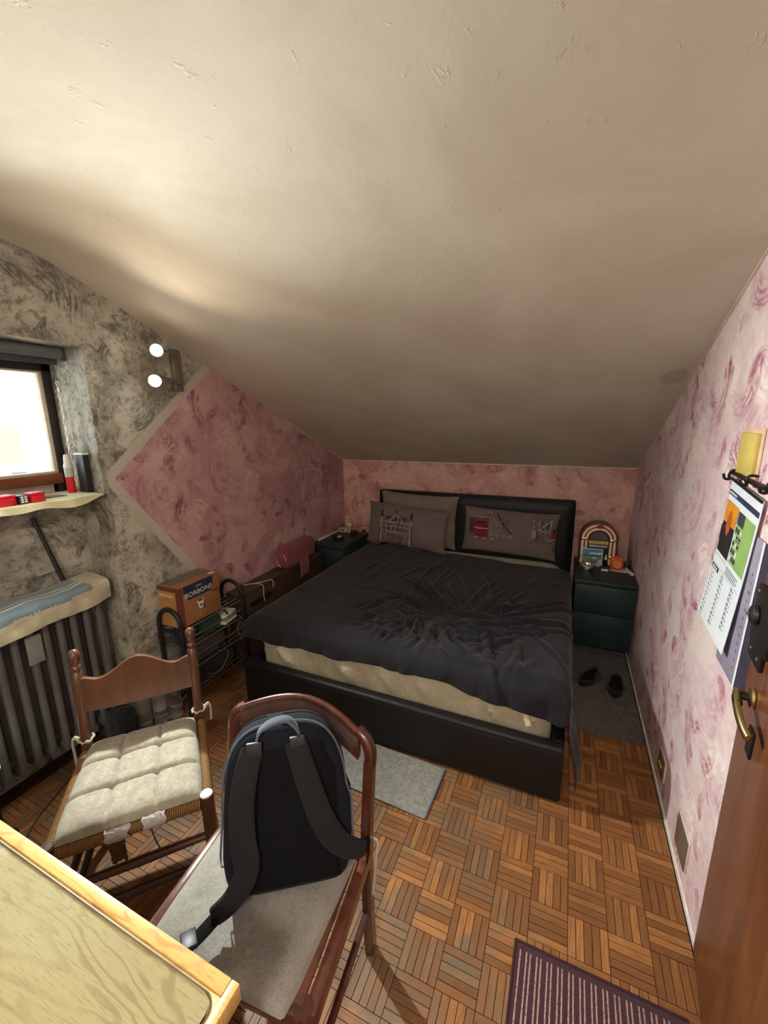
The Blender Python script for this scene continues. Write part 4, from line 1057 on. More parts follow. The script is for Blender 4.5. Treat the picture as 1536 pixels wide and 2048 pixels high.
for v in bm.verts:
    c = v.co.copy(); k = 1+.10*nz(c.x*2, c.y*3, c.z*2)+.05*nz(c.x*5, c.y*6, c.z*5)
    z = (sup(c.z, .55)*k+1)/2*.165
    v.co = Vector((sup(c.x, .6)*.058*k-.02*z/.165, sup(c.y, .45)*.235*k, max(0., z)))
obj('folded_body', bm, M_pinkt, pk, 80)
bm = B(); shell(bm, lambda u, v: Vector((.068+.012*sin(v*PI)+.006*nz(u*5, v*3), lerp(-.10, .03, u)+.01*nz(v*3, u*2), lerp(.05, -.10, v))), 10, 10, Vector((.005, 0, 0))); obj('hanging_end', bm, M_pinkt, pk, 80)
bm = B(); tube(bm, [(.040*cos(a)*(1-.1*k), -.228, .075+.05*sin(a)*(1-.1*k)) for k in (0,) for a in [2*PI*i/18 for i in range(14)]], .004, 6); obj('edge_fold', bm, plain('fold_pale', S(206, 150, 150), .8), pk)

# ------------------------------------------------------------------ bottles and bag on the floor
t = NT('clear_plastic'); t.col((.92, .95, .93, 1)).set(Roughness=.08, Transmission_Weight=.92, IOR=1.36, Alpha=1.); M_clear = t.m
M_capb = plain('cap_white', S(206, 204, 198), .5); M_blab = plain('bottle_label', S(160, 150, 152), .6)
def bottle(x, y, label, band_=False, rz=0):
    t_ = thing('water_bottle', label, 'bottle', (x, y, 0), rz, 'plastic bottles behind the chair')
    bm = B(); lathe(bm, [(0, .006), (.025, 0), (.036, .006), (.038, .02), (.035, .05), (.038, .06), (.038, .085), (.0365, .09), (.0365, .17), (.038, .175), (.036, .205), (.024, .245), (.0135, .265), (.013, .285)], 20); obj('body', bm, M_clear, t_, 50)
    if band_:
        bm = B(); lathe(bm, [(.0372, .095), (.0372, .155)], 20); obj('paper_band', bm, M_blab, t_)
    bm = B(); lathe(bm, [(0, .302), (.014, .302), (.0155, .298), (.0155, .285), (.0, .285)], 16); obj('cap', bm, M_capb, t_)
bottle(-1.925, 1.295, 'clear plastic bottle standing nearest the viewer behind the rush chair', True)
bottle(-1.945, 1.215, 'clear plastic bottle beside the dark bag at the radiator')
bottle(-1.900, 1.365, 'clear plastic bottle standing against the near leg of the wire rack')
lump('dark_bag', 'dark bag slumped on the floor beside the radiator', 'bag', (-1.935, 1.10, .0), .055, .05, .22, fabric('bag_dark', S(40, 42, 46), S(28, 30, 34), 300), 23.)
# ------------------------------------------------------------------ rush-seated chair
M_honey = wood('chair_honey_wood', S(104, 68, 44), S(78, 49, 33), 2, .3, 1., .25)
M_rail = wood('chair_dark_wood', S(84, 52, 32), S(58, 36, 24), 0, .45)
t = NT('rush'); o_ = t.O()
t.col(t.mix(t.noise(t.scl(o_, 1, 1, 1), 90., 3), S(150, 112, 60), S(96, 66, 36))).set(Roughness=.7); M_rush = t.m
M_linen = fabric('linen_cushion', S(176, 170, 152), S(130, 124, 110), 620, mott=40., mamt=.35, bump=.5)
c1 = thing('rush_chair', 'honey wood ladder back chair with rush seat and tufted grey cushion', 'chair', (-1.265, .752, 0), math.radians(48))
for sx in (-1, 1):
    bm = B()   # turned back post, leaning back a little above the seat
    pr = [(.0, .0), (.016, .0), (.017, .01), (.018, .40), (.0185, .46), (.0175, .60), (.0185, .70), (.017, .735), (.011, .742), (.0165, .752), (.0165, .758), (.010, .765), (.0135, .775), (.018, .790), (.018, .806), (.012, .818), (0, .822)]
    lathe(bm, pr, 18)
    for v in bm.verts: v.co += Vector((sx*.188, .185+max(0, v.co.z-.45)*.10, 0))
    obj('back_post', bm, M_honey, c1, 45)
    bm = B(); lathe(bm, [(0, 0), (.014, 0), (.018, .20), (.019, .38), (.021, .452), (.019, .459)], 18)
    for v in bm.verts: v.co += Vector((sx*.205, -.222, 0))
    fl_ = obj('front_leg', bm, M_rail, c1, 45)
    bm = B(); lathe(bm, [(0.019, .4592), (.016, .463), (0, .464)], 18)
    for v in bm.verts: v.co += Vector((sx*.205, -.222, 0))
    obj('leg_cap', bm, M_white if sx > 0 else M_rail, fl_, 45, **({'label': 'worn white top of the front leg'} if sx > 0 else {}))
bm = B()
def crest(u, v):
    x = lerp(-.176, .176, u); top = .700+.052*(.5+.5*cos(PI*x/.125))*(1 if abs(x) < .125 else 0)+.016*sst(.125, .176, abs(x))
    z = lerp(.590-.012*cos(x*PI/.36), top, v); return Vector((x, .185+(z-.45)*.10+.012*cos(x*PI/.36), z))
shell(bm, crest, 40, 6, Vector((0, -.016, 0))); obj('crest_rail', bm, M_honey, c1, 45)
for (a, b, nm) in (((-.205, -.222, .20), (.205, -.222, .20), 'front_stretcher'), ((-.205, -.222, .30), (.205, -.222, .30), 'front_stretcher'), ((-.188, .185, .26), (.188, .185, .26), 'back_stretcher'),
                   ((-.2, -.215, .24), (-.188, .18, .24), 'side_stretcher'), ((.2, -.215, .24), (.188, .18, .24), 'side_stretcher'), ((-.2, -.215, .15), (-.188, .18, .15), 'side_stretcher'), ((.2, -.215, .15), (.188, .18, .15), 'side_stretcher')):
    bm = B(); A, D = Vector(a), Vector(b); tube(bm, [A, A.lerp(D, .5), D], [.009, .013, .009], 10); obj(nm, bm, M_rail, c1)
bm = B(); box(bm, -.19, .19, -.21, .18, .418, .440, .008); obj('seat', bm, M_rush, c1)
bm = B()   # rush wound round the four rails
def wound(a, b, r, n):
    A, D = Vector(a), Vector(b); ax = (D-A).normalized(); s, q = frame_of(ax)
    for k in range(n):
        c = A.lerp(D, (k+.5)/n); m = 7; L = (D-A).length/n*.46
        ring = [[bm.verts.new(c+ax*(L*cos(PI*2*j/5))+(s*cos(2*PI*i/10)+q*sin(2*PI*i/10))*(r+L*.8*sin(PI*2*j/5))) for j in range(5)] for i in range(10)]
        for i in range(10):
            for j in range(5): bm.faces.new((ring[i][j], ring[(i+1) % 10][j], ring[(i+1) % 10][(j+1) % 5], ring[i][(j+1) % 5]))
wound((-.186, -.222, .432), (.186, -.222, .432), .018, 60); wound((.205, -.20, .432), (.19, .165, .432), .017, 56); wound((-.205, -.20, .432), (-.19, .165, .432), .017, 56); wound((-.17, .185, .432), (.17, .185, .432), .016, 48)
obj('rush_winding', bm, M_rush, c1, 60, kind='stuff')
M_torn = plain('torn_wrap', S(178, 170, 166), .8)
for x0, dz, sd in ((-.035, 0, 1.), (.060, .004, 4.)):
    bm = B(); shell(bm, lambda u, v: Vector((x0+lerp(-.03, .03, u)+.012*nz(u*4+sd, v*4), -.222-(.023+.006*nz(u*9+sd, v*7))*sin(v*PI*.9+.3), .432+(.024+.005*nz(u*8, v*9+sd))*cos(v*PI*.9+.3)+dz)), 14, 14, Vector((0, 0, .001)))
    obj('torn_wrapping', bm, M_torn, c1, 70)
bm = B(); shell(bm, lambda u, v: Vector((lerp(-.06, -.02, u)+.004*nz(v*6), -.240-.006*nz(u*5, v*5), lerp(.415, .345+.018*nz(u*6, 3), v))), 8, 10, Vector((0, .0015, 0)))
obj('loose_strand', bm, M_rail, c1, 70); bm = B(); tube(bm, smooth_pts([(.05, -.242, .42), (.055, -.246, .39), (.060, -.243, .36), (.064, -.243, .345)], 5), .0022, 5)
obj('loose_strand', bm, M_rail, c1, 70)
def cushion(w0, w1, d0, d1, th, tuft, sd, sag=0.):
    def f(u, v, up):
        a, b = 2*u-1, 2*v-1
        hw = lerp(w0, w1, v); x = a*hw; y = lerp(d0, d1, v)
        e = max(0, 1-abs(a)**7)*max(0, 1-abs(b)**7); h = th*e**.45
        q = 0
        if tuft:
            for g_ in (-1/3, 1/3):
                q += math.exp(-((a-g_+.012*nz(b*3, sd))/.030)**2)*.24+math.exp(-((b-g_+.012*nz(a*3, sd))/.034)**2)*.42
                for g2 in (-1/3, 1/3): q += math.exp(-(((a-g_)/.07)**2+((b-g2)/.07)**2))*.30
            q = min(q, .8)
        q2 = h*(1-q)+ (.004*nz(a*2+sd, b*2)+.002*nz(a*7+sd, b*7))*e
        c = 1-.03*abs(a)**6*abs(b)**6
        return Vector((x*c, y, q2 if up else -h*.12+.0))
    return f
def make_cushion(parent, args, z, mat, name='cushion'):
    f = cushion(*args); bm = B()
    grid(bm, lambda u, v: f(u, v, True), 72, 72); grid(bm, lambda u, v: f(u, v, False), 72, 72)
    bmesh.ops.remove_doubles(bm, verts=bm.verts, dist=.0008)
    o = obj(name, bm, mat, parent, 80); return o
q = thing('seat_cushion', 'tufted grey linen cushion tied to the rush chair', 'cushion', (-1.265, .752, .4535), math.radians(48))
make_cushion(q, (.196, .176, -.225, .172, .042, True, 2.), 0, M_linen, 'pad')
M_tie = plain('tie_cord', S(170, 162, 144), .9)
for sx in (-1, 1):
    bm = B(); tube(bm, [(sx*.188+.0235*cos(2*PI*k/14), .187+.0235*sin(2*PI*k/14), .030+.004*sin(3*k)) for k in range(14)], .0045, 6, True)
    tube(bm, smooth_pts([(sx*.176, .172, .022), (sx*.180, .165, .028), (sx*.186, .163, .030)], 4), .0045, 6)
    tube(bm, smooth_pts([(sx*.212, .190, .030), (sx*.224, .194, .036), (sx*.231, .190, .018), (sx*.229, .184, -.03 if sx > 0 else -.09)], 6), [.008]*7+[.005]*12, 6)
    obj('tie', bm, M_tie, q, 60)

# ------------------------------------------------------------------ mahogany chair
M_mah = wood('mahogany', S(92, 46, 32), S(56, 26, 20), 2, .28, 1., .4)
M_mahr = wood('mahogany_rail', S(112, 62, 42), S(74, 38, 28), 0, .28, 1., .4)
c2 = thing('mahogany_chair', 'reddish brown chair with curved top rail holding the backpack', 'chair', (-.645, .80, 0), math.radians(6.5))
# local: origin at the middle of the back legs, -y to the front
for sx in (-1, 1):
    bm = B(); pts = [(sx*.208, .03, 0), (sx*.212, .008, .22), (sx*.215, 0, .44), (sx*.218, .014, .60), (sx*.219, .030, .70)]
    P_ = smooth_pts(pts, 5)
    band(bm, P_, .036, (sx, 0, 0), .026)
    obj('back_leg', bm, M_mah, c2, 40)
    bm = B(); lathe(bm, [(0, 0), (.013, 0), (.017, .30), (.021, .438)], 14)
    for v in bm.verts: v.co += Vector((sx*.200, -.345, 0))
    obj('front_leg', bm, M_mah, c2, 45)
    bm = B(); box(bm, sx*.215-.014, sx*.215+.014, -.352, .0, .385, .436, .007); obj('side_rail', bm, M_mahr, c2)
    bm = B(); tube(bm, [(sx*.203, -.335, .20), (sx*.210, .01, .20)], .010, 10); obj('side_stretcher', bm, M_mah, c2)
    bm = B()  # rounded corner joint between leg and rail
    tube(bm, smooth_pts([(sx*.219, .028, .685), (sx*.2185, .032, .722), (sx*.205, .038, .752), (sx*.178, .046, .768)], 6), .0175, 12); obj('corner_joint', bm, M_mah, c2, 50)
bm = B(); box(bm, -.200, .200, -.362, -.338, .385, .434, .006); obj('front_rail', bm, M_mahr, c2)
bm = B(); box(bm, -.200, .200, -.012, .012, .385, .434, .006); obj('back_rail', bm, M_mahr, c2)
bm = B(); box(bm, -.198, .198, -.345, -.012, .430, .4395, .003); obj('seat_board', bm, M_mahr, c2)
bm = B()
def rail2(u, v):
    x = lerp(-.186, .186, u); k = cos(x*PI/.40)
    zt = .764+.042*k; zb = .690+.030*k
    return Vector((x, .036+.055*k+.004*sin(v*PI), lerp(zb, zt, v)))
shell(bm, rail2, 36, 8, Vector((0, -.020, 0)))
tr_ = obj('top_rail', bm, M_mah, c2, 50)
bm = B(); tube(bm, [(x, .026+.055*cos(x*PI/.40), .764+.042*cos(x*PI/.40)) for x in [lerp(-.184, .184, k/30) for k in range(31)]], .0115, 10); obj('rail_moulding', bm, M_mah, tr_, 60)
M_linen2 = fabric('flat_cushion', S(160, 156, 146), S(118, 114, 108), 620, mott=9., mamt=.35, bump=.45)
q = thing('seat_cushion', 'thin flat grey cushion on the mahogany chair under the backpack', 'cushion', (-.645, .80, .4400), math.radians(5))
make_cushion(q, (.186, .203, -.372, -.004, .030, False, 7.), 0, M_linen2, 'pad')
bm = B(); tube(bm, [(-.186*1.005, -.30, .002), (-.200, -.03, .002)], .0025, 6); obj('piping', bm, M_tie, q)
bm = B(); tube(bm, smooth_pts([(.195, -.02, .006), (.215, .012, .012), (.240, .020, .006), (.244, .0, -.02), (.240, -.01, -.10), (.236, -.012, -.14)], 6), .0045, 6); obj('tie', bm, M_tie, q)

# ------------------------------------------------------------------ backpack
M_navyf = fabric('pack_navy', S(22, 25, 36), S(15, 17, 25), 500, mamt=.5, bump=.5, sheen=.02)
M_packd = fabric('pack_panel', S(10, 11, 16), S(7, 8, 11), 260, mamt=.4, bump=.8, sheen=.0)
M_strap = fabric('pack_strap', S(37, 35, 39), S(27, 25, 29), 500, mamt=.4, bump=.5, sheen=.03)
M_grip = fabric('pack_grip', S(92, 102, 112), S(70, 80, 90), 500)
bp = thing('backpack', 'dark navy backpack with grey straps standing on the mahogany chair', 'backpack', mat=tilt(-.540, .622, .4745, .20, math.radians(35)))
PH, PW, PD = .410, .158, .115
def outline(n=56, ins=0.):
    pts = []
    for k in range(n):
        a = 2*PI*k/n-PI/2; cx, cz = cos(a), sin(a)
        if cz > 0: x, z = PW*.94*sup(cx, .62), .20+(PH-.20)*sup(cz, .86)
        else: x, z = PW*sup(cx, .30), .20+.20*sup(cz, .36)
        pts.append((x*(1-ins/PW), .20+(z-.20)*(1-ins/.2)))
    return pts
bm = B(); rings = []
for y, ins in ((-.004, .040), (.0, .016), (.008, .004), (.024, .0), (.055, -.004), (.085, .002), (.102, .014), (.112, .034), (PD, .06)):
    rings.append([bm.verts.new((x+.004*nz(x*20, y*20, z*9), y+.004*nz(x*12, z*12), max(.001, z)+.0)) for x, z in outline(56, ins)])
for i in range(len(rings)-1):
    for k in range(56): bm.faces.new((rings[i][k], rings[i][(k+1) % 56], rings[i+1][(k+1) % 56], rings[i+1][k]))
bm.faces.new(rings[0]); bm.faces.new(rings[-1]); obj('body', bm, M_navyf, bp, 60)
for y, nm in ((.020, 'piping'), (.062, 'zip')):
    bm = B(); pts = [(x*1.015, y, max(.004, .20+(z-.20)*1.012)) for x, z in outline(56, -.001)]
    tube(bm, [p_ for p_ in pts if p_[2] > .10], .0028 if nm == 'piping' else .0045, 6) if False else tube(bm, sorted([p_ for p_ in pts if p_[2] > .08], key=lambda p_: math.atan2(p_[0], -(p_[2]-.2))), .0028, 6)
    obj(nm, bm, M_grip if nm == 'piping' else M_strap, bp)
bm = B()
def panel(u, v):
    a, b = 2*u-1, v; z = lerp(.02, .365, b); hw = .125*(1-.22*sst(.75, 1, b))
    e = max(0, 1-abs(a)**6)*max(0, 1-abs(2*b-1)**10)
    rib = .004*(1-math.exp(-(a/.10)**2))
    return Vector((a*hw, -.003-.011*e**.4-rib*e, z))
grid(bm, panel, 30, 30); obj('back_panel', bm, M_packd, bp, 60)
def strap(pts, wid, name='shoulder_strap'):
    P_ = smooth_pts(pts, 6); bm = B(); band(bm, P_, wid if not callable(wid) else [wid(i/(len(P_)-1)) for i in range(len(P_))], (0, -1, .15), .011); return obj(name, bm, M_strap, bp, 60)
sw = lambda t_: lerp(.052, .058, min(1, t_*2)) if t_ < .6 else lerp(.058, .040, (t_-.6)/.4)
strap([(-.068, -.010, .372), (-.080, -.026, .34), (-.094, -.038, .27), (-.098, -.036, .18), (-.092, -.040, .11), (-.125, -.046, .055), (-.165, -.050, .028)], sw)
strap([(.030, -.010, .380), (.042, -.026, .34), (.062, -.036, .27), (.085, -.030, .19), (.115, -.026, .13), (.152, -.014, .09), (.185, .000, .070)], sw)
bm = B(); band(bm, smooth_pts([(-.160, -.052, .030), (-.185, -.066, .017), (-.205, -.074, .0075), (-.222, -.080, .006)], 5), .030, (0, -.3, 1), .0045); obj('webbing', bm, M_packd, bp)
bm = B(); box(bm, -.016, .016, -.022, .022, 0, .012, .003, M=Matrix.Translation((-.212, -.080, .0105)) @ Matrix.Rotation(.35, 4, 'Z')); obj('buckle', bm, M_dark, bp)
bm = B(); band(bm, smooth_pts([(.182, .004, .070), (.200, .03, .062), (.205, .055, .030), (.200, .07, -.02)], 5), .026, (1, -.4, .2), .004); obj('webbing', bm, M_packd, bp)
bm = B(); P_ = smooth_pts([(-.060, .004, .378), (-.052, .0, .408), (-.020, -.002, .428), (.015, .0, .428), (.036, .004, .402), (.042, .006, .382)], 6); band(bm, P_, .024, [(0, -.2+.0*i, 1) if 8 < i < 22 else (-1 if i <= 8 else 1, 0, .4) for i in range(len(P_))], .006); obj('top_handle', bm, M_grip, bp, 70)
for xx in (-.064, .036):
    bm = B(); box(bm, xx-.018, xx+.018, -.021, -.012, .352, .392, .003); obj('handle_anchor', bm, M_dark, bp)
bm = B(); tube(bm, [(-.150, .05, .13), (-.151, .048, .10)], .004, 6); obj('zip_pull', bm, M_dark, bp)

# ------------------------------------------------------------------ table
def oak(name, a, b, horizontal=True):
    t = NT(name); p = t.sep(t.P())
    v = t.cmb(t.m_('MULTIPLY', p[0], 1.0), t.m_('MULTIPLY', p[1], 4.2), 0.)
    ds = t.noise(v, 2.2, 3, .5, .4)
    wv = t.m_('SINE', t.m_('MULTIPLY_ADD', ds, 105., t.m_('MULTIPLY', p[1], 120.)))
    wv = t.m_('MULTIPLY', t.mr(wv, .1, 1.), t.mr(t.noise(v, 3., 2), .35, .6))
    pores = t.noise(t.cmb(t.m_('MULTIPLY', p[0], 30.), t.m_('MULTIPLY', p[1], 420.), 0.), 1., 3, .6)
    c = t.mix(t.m_('MULTIPLY', wv, .62), a, b); c = t.mix(t.mr(pores, .52, .68, 0, .55), c, b)
    t.col(c).set(Roughness=.4, Coat_Weight=.1); return t.m
M_oak = oak('table_oak', S(228, 202, 150), S(178, 142, 90))
M_trim = oak('table_trim_oak', S(214, 176, 106), S(158, 114, 58))
M_tleg = wood('table_leg_wood', S(124, 78, 44), S(94, 56, 32), 2, .35)
TX, TY, TZ = -.408, .338, .740
tb = thing('table', 'light oak table with a wooden edge strip and glass cover', 'table', (TX, TY, 0))
TL, TD = 1.25, .80
bm = B(); box(bm, -TL+.0225, -.0165, -TD, -.0225, TZ-.034, TZ-.004, .001); obj('tabletop', bm, M_oak, tb)
bm = B(); box(bm, -TL, -.0165, -.022, 0, TZ-.036, TZ, .0025); obj('edge_strip', bm, M_trim, tb)
bm = B(); box(bm, -.016, 0, -TD, 0, TZ-.036, TZ, .0025); obj('edge_strip', bm, M_trim, tb)
bm = B(); box(bm, -TL+.03, -.03, -.060, -.036, .63, TZ-.0365, .003); obj('apron', bm, M_tleg, tb)
bm = B(); box(bm, -.054, -.030, -TD+.05, -.036, .63, TZ-.0365, .003); obj('apron', bm, M_tleg, tb)
for xx in (-.058, -TL+.02):
    for yy in (-.062, -TD+.05):
        bm = B(); box(bm, xx-.01, xx+.04, yy-.02, yy+.04, 0, TZ-.037, .004); obj('leg', bm, M_tleg, tb)
t = NT('table_glass'); t.col((.93, .98, .95, 1)).set(Roughness=.03, Transmission_Weight=1., IOR=1.45, Specular_IOR_Level=.5)
M_glass = t.m
gl = thing('glass_sheet', 'clear glass sheet with rounded corner lying on the oak table', 'glass', (TX, TY, TZ-.0036))
bm = B()
r_ = .022; x1, y1 = -.022, -.030
corner = [(x1-r_+r_*cos(a), y1-r_+r_*sin(a)) for a in [PI/2*k/8 for k in range(9)]]
poly(bm, [(x, y, 0) for x, y in corner+[(-TL+.05, y1), (-TL+.05, -TD+.02), (x1, -TD+.02)]], (0, 0, .0056))
bmesh.ops.bevel(bm, geom=[e for e in bm.edges if abs(e.verts[0].co.z-e.verts[1].co.z) < 1e-6], offset=.0009, segments=2, profile=.5, affect='EDGES')
obj('pane', bm, M_glass, gl, 0)
bm = B(); tube(bm, [(x+.002*(1 if True else 0), y+.002, .0015) for x, y in [(x1, -TD+.02)]+corner+[(-TL+.05, y1)]], .0016, 6); obj('dark_edge', bm, plain('glass_edge', S(86, 70, 48), .3), gl)
# white globe lamp on the floor
lp = thing('white_lamp', 'small glowing white globe lamp on the floor before the radiator', 'lamp', (-1.925, .592, 0))
bm = B(); lathe(bm, [(0, 0), (.04, 0), (.042, .006), (.010, .012), (.007, .02), (.006, .285)], 20); obj('stand', bm, M_dark, lp)
bm = B(); bmesh.ops.create_uvsphere(bm, u_segments=24, v_segments=14, radius=.034)
for v in bm.verts: v.co += Vector((0, 0, .322))
obj('globe', bm, emit('globe_glow', (1, 1, 1, 1), 3.), lp)

# ------------------------------------------------------------------ mats, rug, slippers
M_mat = fabric('mat_grey', S(150, 148, 138), S(112, 110, 104), 260, mott=60., mamt=.6, bump=.8)
t_ = thing('grey_mat', 'pale grey mat on the floor at the foot of the bed', 'mat', (-.68, 1.455, 0), math.radians(-2))
bm = B(); g = grid(bm, lambda u, v: Vector((lerp(-.30, .258, u), lerp(-.118, .148, v), .009+.0018*nz(u*60, v*32))), 90, 44)
bnd = [r[0] for r in g]+g[-1][1:]+[r[-1] for r in reversed(g[:-1])]+list(reversed(g[0][1:-1]))
lo = [bm.verts.new((v.co.x, v.co.y, .0006)) for v in bnd]
for k in range(len(bnd)): bm.faces.new((bnd[k], bnd[(k+1) % len(bnd)], lo[(k+1) % len(bnd)], lo[k]))
obj('pile', bm, M_mat, t_, 50)
bm = B(); tube(bm, [(.259, -.119, .006), (.259, .149, .006)], .0055, 8); obj('binding', bm, plain('binding_blue', S(110, 120, 132), .8), t_, label='blue grey edge binding'); bm = B(); tube(bm, [(-.30, -.120, .006), (.259, -.120, .006)], .0045, 8); obj('binding', bm, M_mat, t_)
M_dmat = fabric('mat_dark', S(112, 104, 98), S(78, 72, 68), 200, mott=30., mamt=.6, bump=.9)
t_ = thing('shaggy_mat', 'dark grey brown shaggy mat between the bed and the right wall', 'mat', (.285, 2.62, 0))
bm = B(); g = grid(bm, lambda u, v: Vector((lerp(-.185, .175, u)+.006*nz(v*14), lerp(-.475, .45, v)+.010*nz(u*9, 4)-(.02*sin(u*3) if v == 0 else 0), .012+.006*nz(u*22, v*55)+.003*nz(u*60, v*140))), 50, 110)
bnd = [r[0] for r in g]+g[-1][1:]+[r[-1] for r in reversed(g[:-1])]+list(reversed(g[0][1:-1]))
lo = [bm.verts.new((v.co.x, v.co.y, .0006)) for v in bnd]
for k in range(len(bnd)): bm.faces.new((bnd[k], bnd[(k+1) % len(bnd)], lo[(k+1) % len(bnd)], lo[k]))
obj('pile', bm, M_dmat, t_, 80)
bm = B()
for k in range(150):
    x = lerp(-.185, .175, k/149); tube(bm, [(x, -.478-.02*sin((k/149)*3)*0, .008), (x+random.uniform(-.006, .006), -.494+random.uniform(-.006, .006), .004)], .0022, 4)
obj('fringe', bm, M_dmat, t_, 60, kind='stuff')
t = NT('rug_stripes'); p = t.sep(t.O())
s1 = t.m_('MULTIPLY', p[0], 1/.0295); fr = t.m_('FRACT', s1); wb = t.m_('MULTIPLY', t.m_('SUBTRACT', t.noise(t.O(), 120., 2), .5), .10)
fr = t.m_('ADD', fr, wb)
ln = t.m_('MAXIMUM', t.mr(t.m_('ABSOLUTE', t.m_('SUBTRACT', fr, .30)), .05, .09, 1, 0), t.mr(t.m_('ABSOLUTE', t.m_('SUBTRACT', fr, .68)), .05, .09, 1, 0))
ins = t.m_('MULTIPLY', t.mr(p[0], .016, .019), t.mr(p[1], -.026, -.022, 1, 0))
c = t.mix(t.m_('MULTIPLY', t.m_('MULTIPLY', ln, ins), t.mr(t.noise(t.O(), 200., 2), .2, .5)), t.mix(t.noise(t.O(), 200., 3), S(68, 24, 38), S(50, 17, 29)), S(176, 140, 128))
t.col(c).set(Roughness=.95, Sheen_Weight=.2); t.bump(t.m_('ADD', ln, t.noise(t.O(), 300., 2)), .6, .003); M_rug = t.m
t_ = thing('striped_rug', 'maroon rug with thin pale stripes at the bottom right on the parquet', 'rug', (-.037, 1.057, 0), math.radians(-.4))
bm = B(); box(bm, 0, .455, -.62, 0, .0006, .0075, .003); obj('weave', bm, M_rug, t_)
bm = B(); tube(bm, [(.002, -.004, .006), (.453, -.004, .006)], .0045, 8); tube(bm, [(.004, -.62, .006), (.004, -.002, .006)], .004, 8); obj('border', bm, plain('rug_border', S(54, 20, 32), .9), t_)
M_felt = fabric('slipper_felt', S(52, 45, 42), S(36, 31, 30), 300)
def slipper(x, y, rz, label):
    t_ = thing('slipper', label, 'slipper', (x, y, .020), rz, 'slippers on the shaggy mat')
    def sole(k): 
        s = k/24*2*PI; yy = sin(s)*.115; wd = .042+.010*sst(-.02, .08, yy)-.004*sst(-.05, -.11, yy); return (cos(s)*wd, yy)
    bm = B(); poly(bm, [(*sole(k), 0) for k in range(24)], (0, 0, .014)); obj('sole', bm, M_dark, t_, 50)
    bm = B()
    def up(u, v):
        s = lerp(-.15*PI, 1.15*PI, u); x_, y_ = cos(s), sin(s); wd = .050
        r_ = lerp(1, .50, v); h = .016+.046*sin(v*PI*.5)*(0.75+.25*max(0, y_))
        return Vector((x_*wd*r_*(1.0), .012+y_*.102*lerp(1, .45, v)-.03*v*0, h))
    shell(bm, up, 24, 8, .003); obj('upper', bm, M_felt, t_, 70)
    bm = B(); tube(bm, [(.047*cos(a)*.98, .0+.104*sin(a), .020+.010*abs(sin(a))) for a in [lerp(PI*1.02, PI*1.98, k/14) for k in range(15)]], .006, 8); obj('heel_rim', bm, M_felt, t_)
slipper(.232, 2.600, -.5, 'dark felt slipper nearer the bed on the shaggy mat')
slipper(.368, 2.565, -.12, 'dark felt slipper nearer the right wall on the shaggy mat')

# ------------------------------------------------------------------ square plates low on the right wall
M_plate = plain('plate_brown', S(112, 98, 80), .35); M_pedge = plain('plate_edge', S(214, 204, 194), .4)
def plate(y, z, hw, hz, label, socket):
    t_ = thing('socket_plate' if socket else 'cover_plate', label, 'plate', (XR, y, z))
    bm = B(); box(bm, -.006, -.0004, -hw, hw, -hz, hz, .001); obj('surround', bm, M_pedge, t_)
    bm = B(); box(bm, -.010, -.0062, -hw+.003, hw-.003, -hz+.003, hz-.003, .0015); obj('face', bm, M_plate, t_)
    if socket:
        for k in (-1, 0, 1):
            bm = B(); lathe(bm, [(0, 0), (.006, 0), (.006, .003), (.003, .0035), (.003, .001), (0, .001)], 12, (-.0102, k*.016, 0), Matrix.Rotation(-PI/2, 4, 'Y')); obj('contact', bm, M_gold, t_)
    else:
        for k in (-1, 1):
            bm = B(); lathe(bm, [(0, 0), (.003, 0), (.002, .0012), (0, .0012)], 10, (-.0101, k*.042, 0), Matrix.Rotation(-PI/2, 4, 'Y')); obj('screw', bm, M_plate, t_)
plate(1.483, .147, .066, .062, 'plain brown square cover plate low on the right wall, nearest the door', False)
plate(1.842, .148, .052, .048, 'brown wall socket with brass contacts low on the right wall, beyond the cover plate', True)
# ------------------------------------------------------------------ door, open along the right wall
ANG = math.radians(7.0)
M_door = wood('door_veneer', S(128, 74, 38), S(92, 50, 26), 2, .38, .8, .15, 1.6)
M_brass = plain('brass', S(206, 184, 126), .35, 1.)
M_iron = plain('dark_iron', S(44, 38, 34), .5, .5, bump=.2, bs=200.)
dm = axes((.467, 1.246, 0), (-sin(ANG), -cos(ANG), 0), (-cos(ANG), sin(ANG), 0), (0, 0, 1))   # x along the leaf to the hinge, y out of its face
# keep the frame right-handed
dm = axes((.467, 1.246, 0), (-sin(ANG), -cos(ANG), 0), (cos(ANG), -sin(ANG), 0), (0, 0, 1))   # y points to the wall, -y into the room
dr = link(bpy.data.objects.new('door_1', None)); dr.empty_display_size = .05; dr.matrix_world = dm; dr['kind'] = 'structure'
bm = B(); box(bm, 0, .78, .0, .008, .010, 2.02, .002); box(bm, .018, .78, .008, .036, .010, 2.02, .002); obj('door_leaf', bm, M_door, dr, kind='structure')
hz = .935
bm = B(); lathe(bm, [(0, 0), (.024, 0), (.026, .003), (.024, .008), (.012, .010), (0, .010)], 20, (.085, -.0005, hz), Matrix.Rotation(PI/2, 4, 'X'))
hd = obj('door_handle', bm, M_brass, dr)
bm = B(); tube(bm, smooth_pts([(.085, -.008, hz), (.085, -.026, hz), (.092, -.033, hz-.001), (.12, -.036, hz-.004)], 6), [.010]*19, 10); obj('neck', bm, M_iron, hd)
bm = B(); band(bm, smooth_pts([(.078, -.034, hz+.006), (.11, -.038, hz-.002), (.15, -.038, hz-.014), (.185, -.034, hz-.026), (.205, -.028, hz-.034)], 6), .020, (0, -1, .1), .010); obj('lever', bm, M_brass, hd, 60)
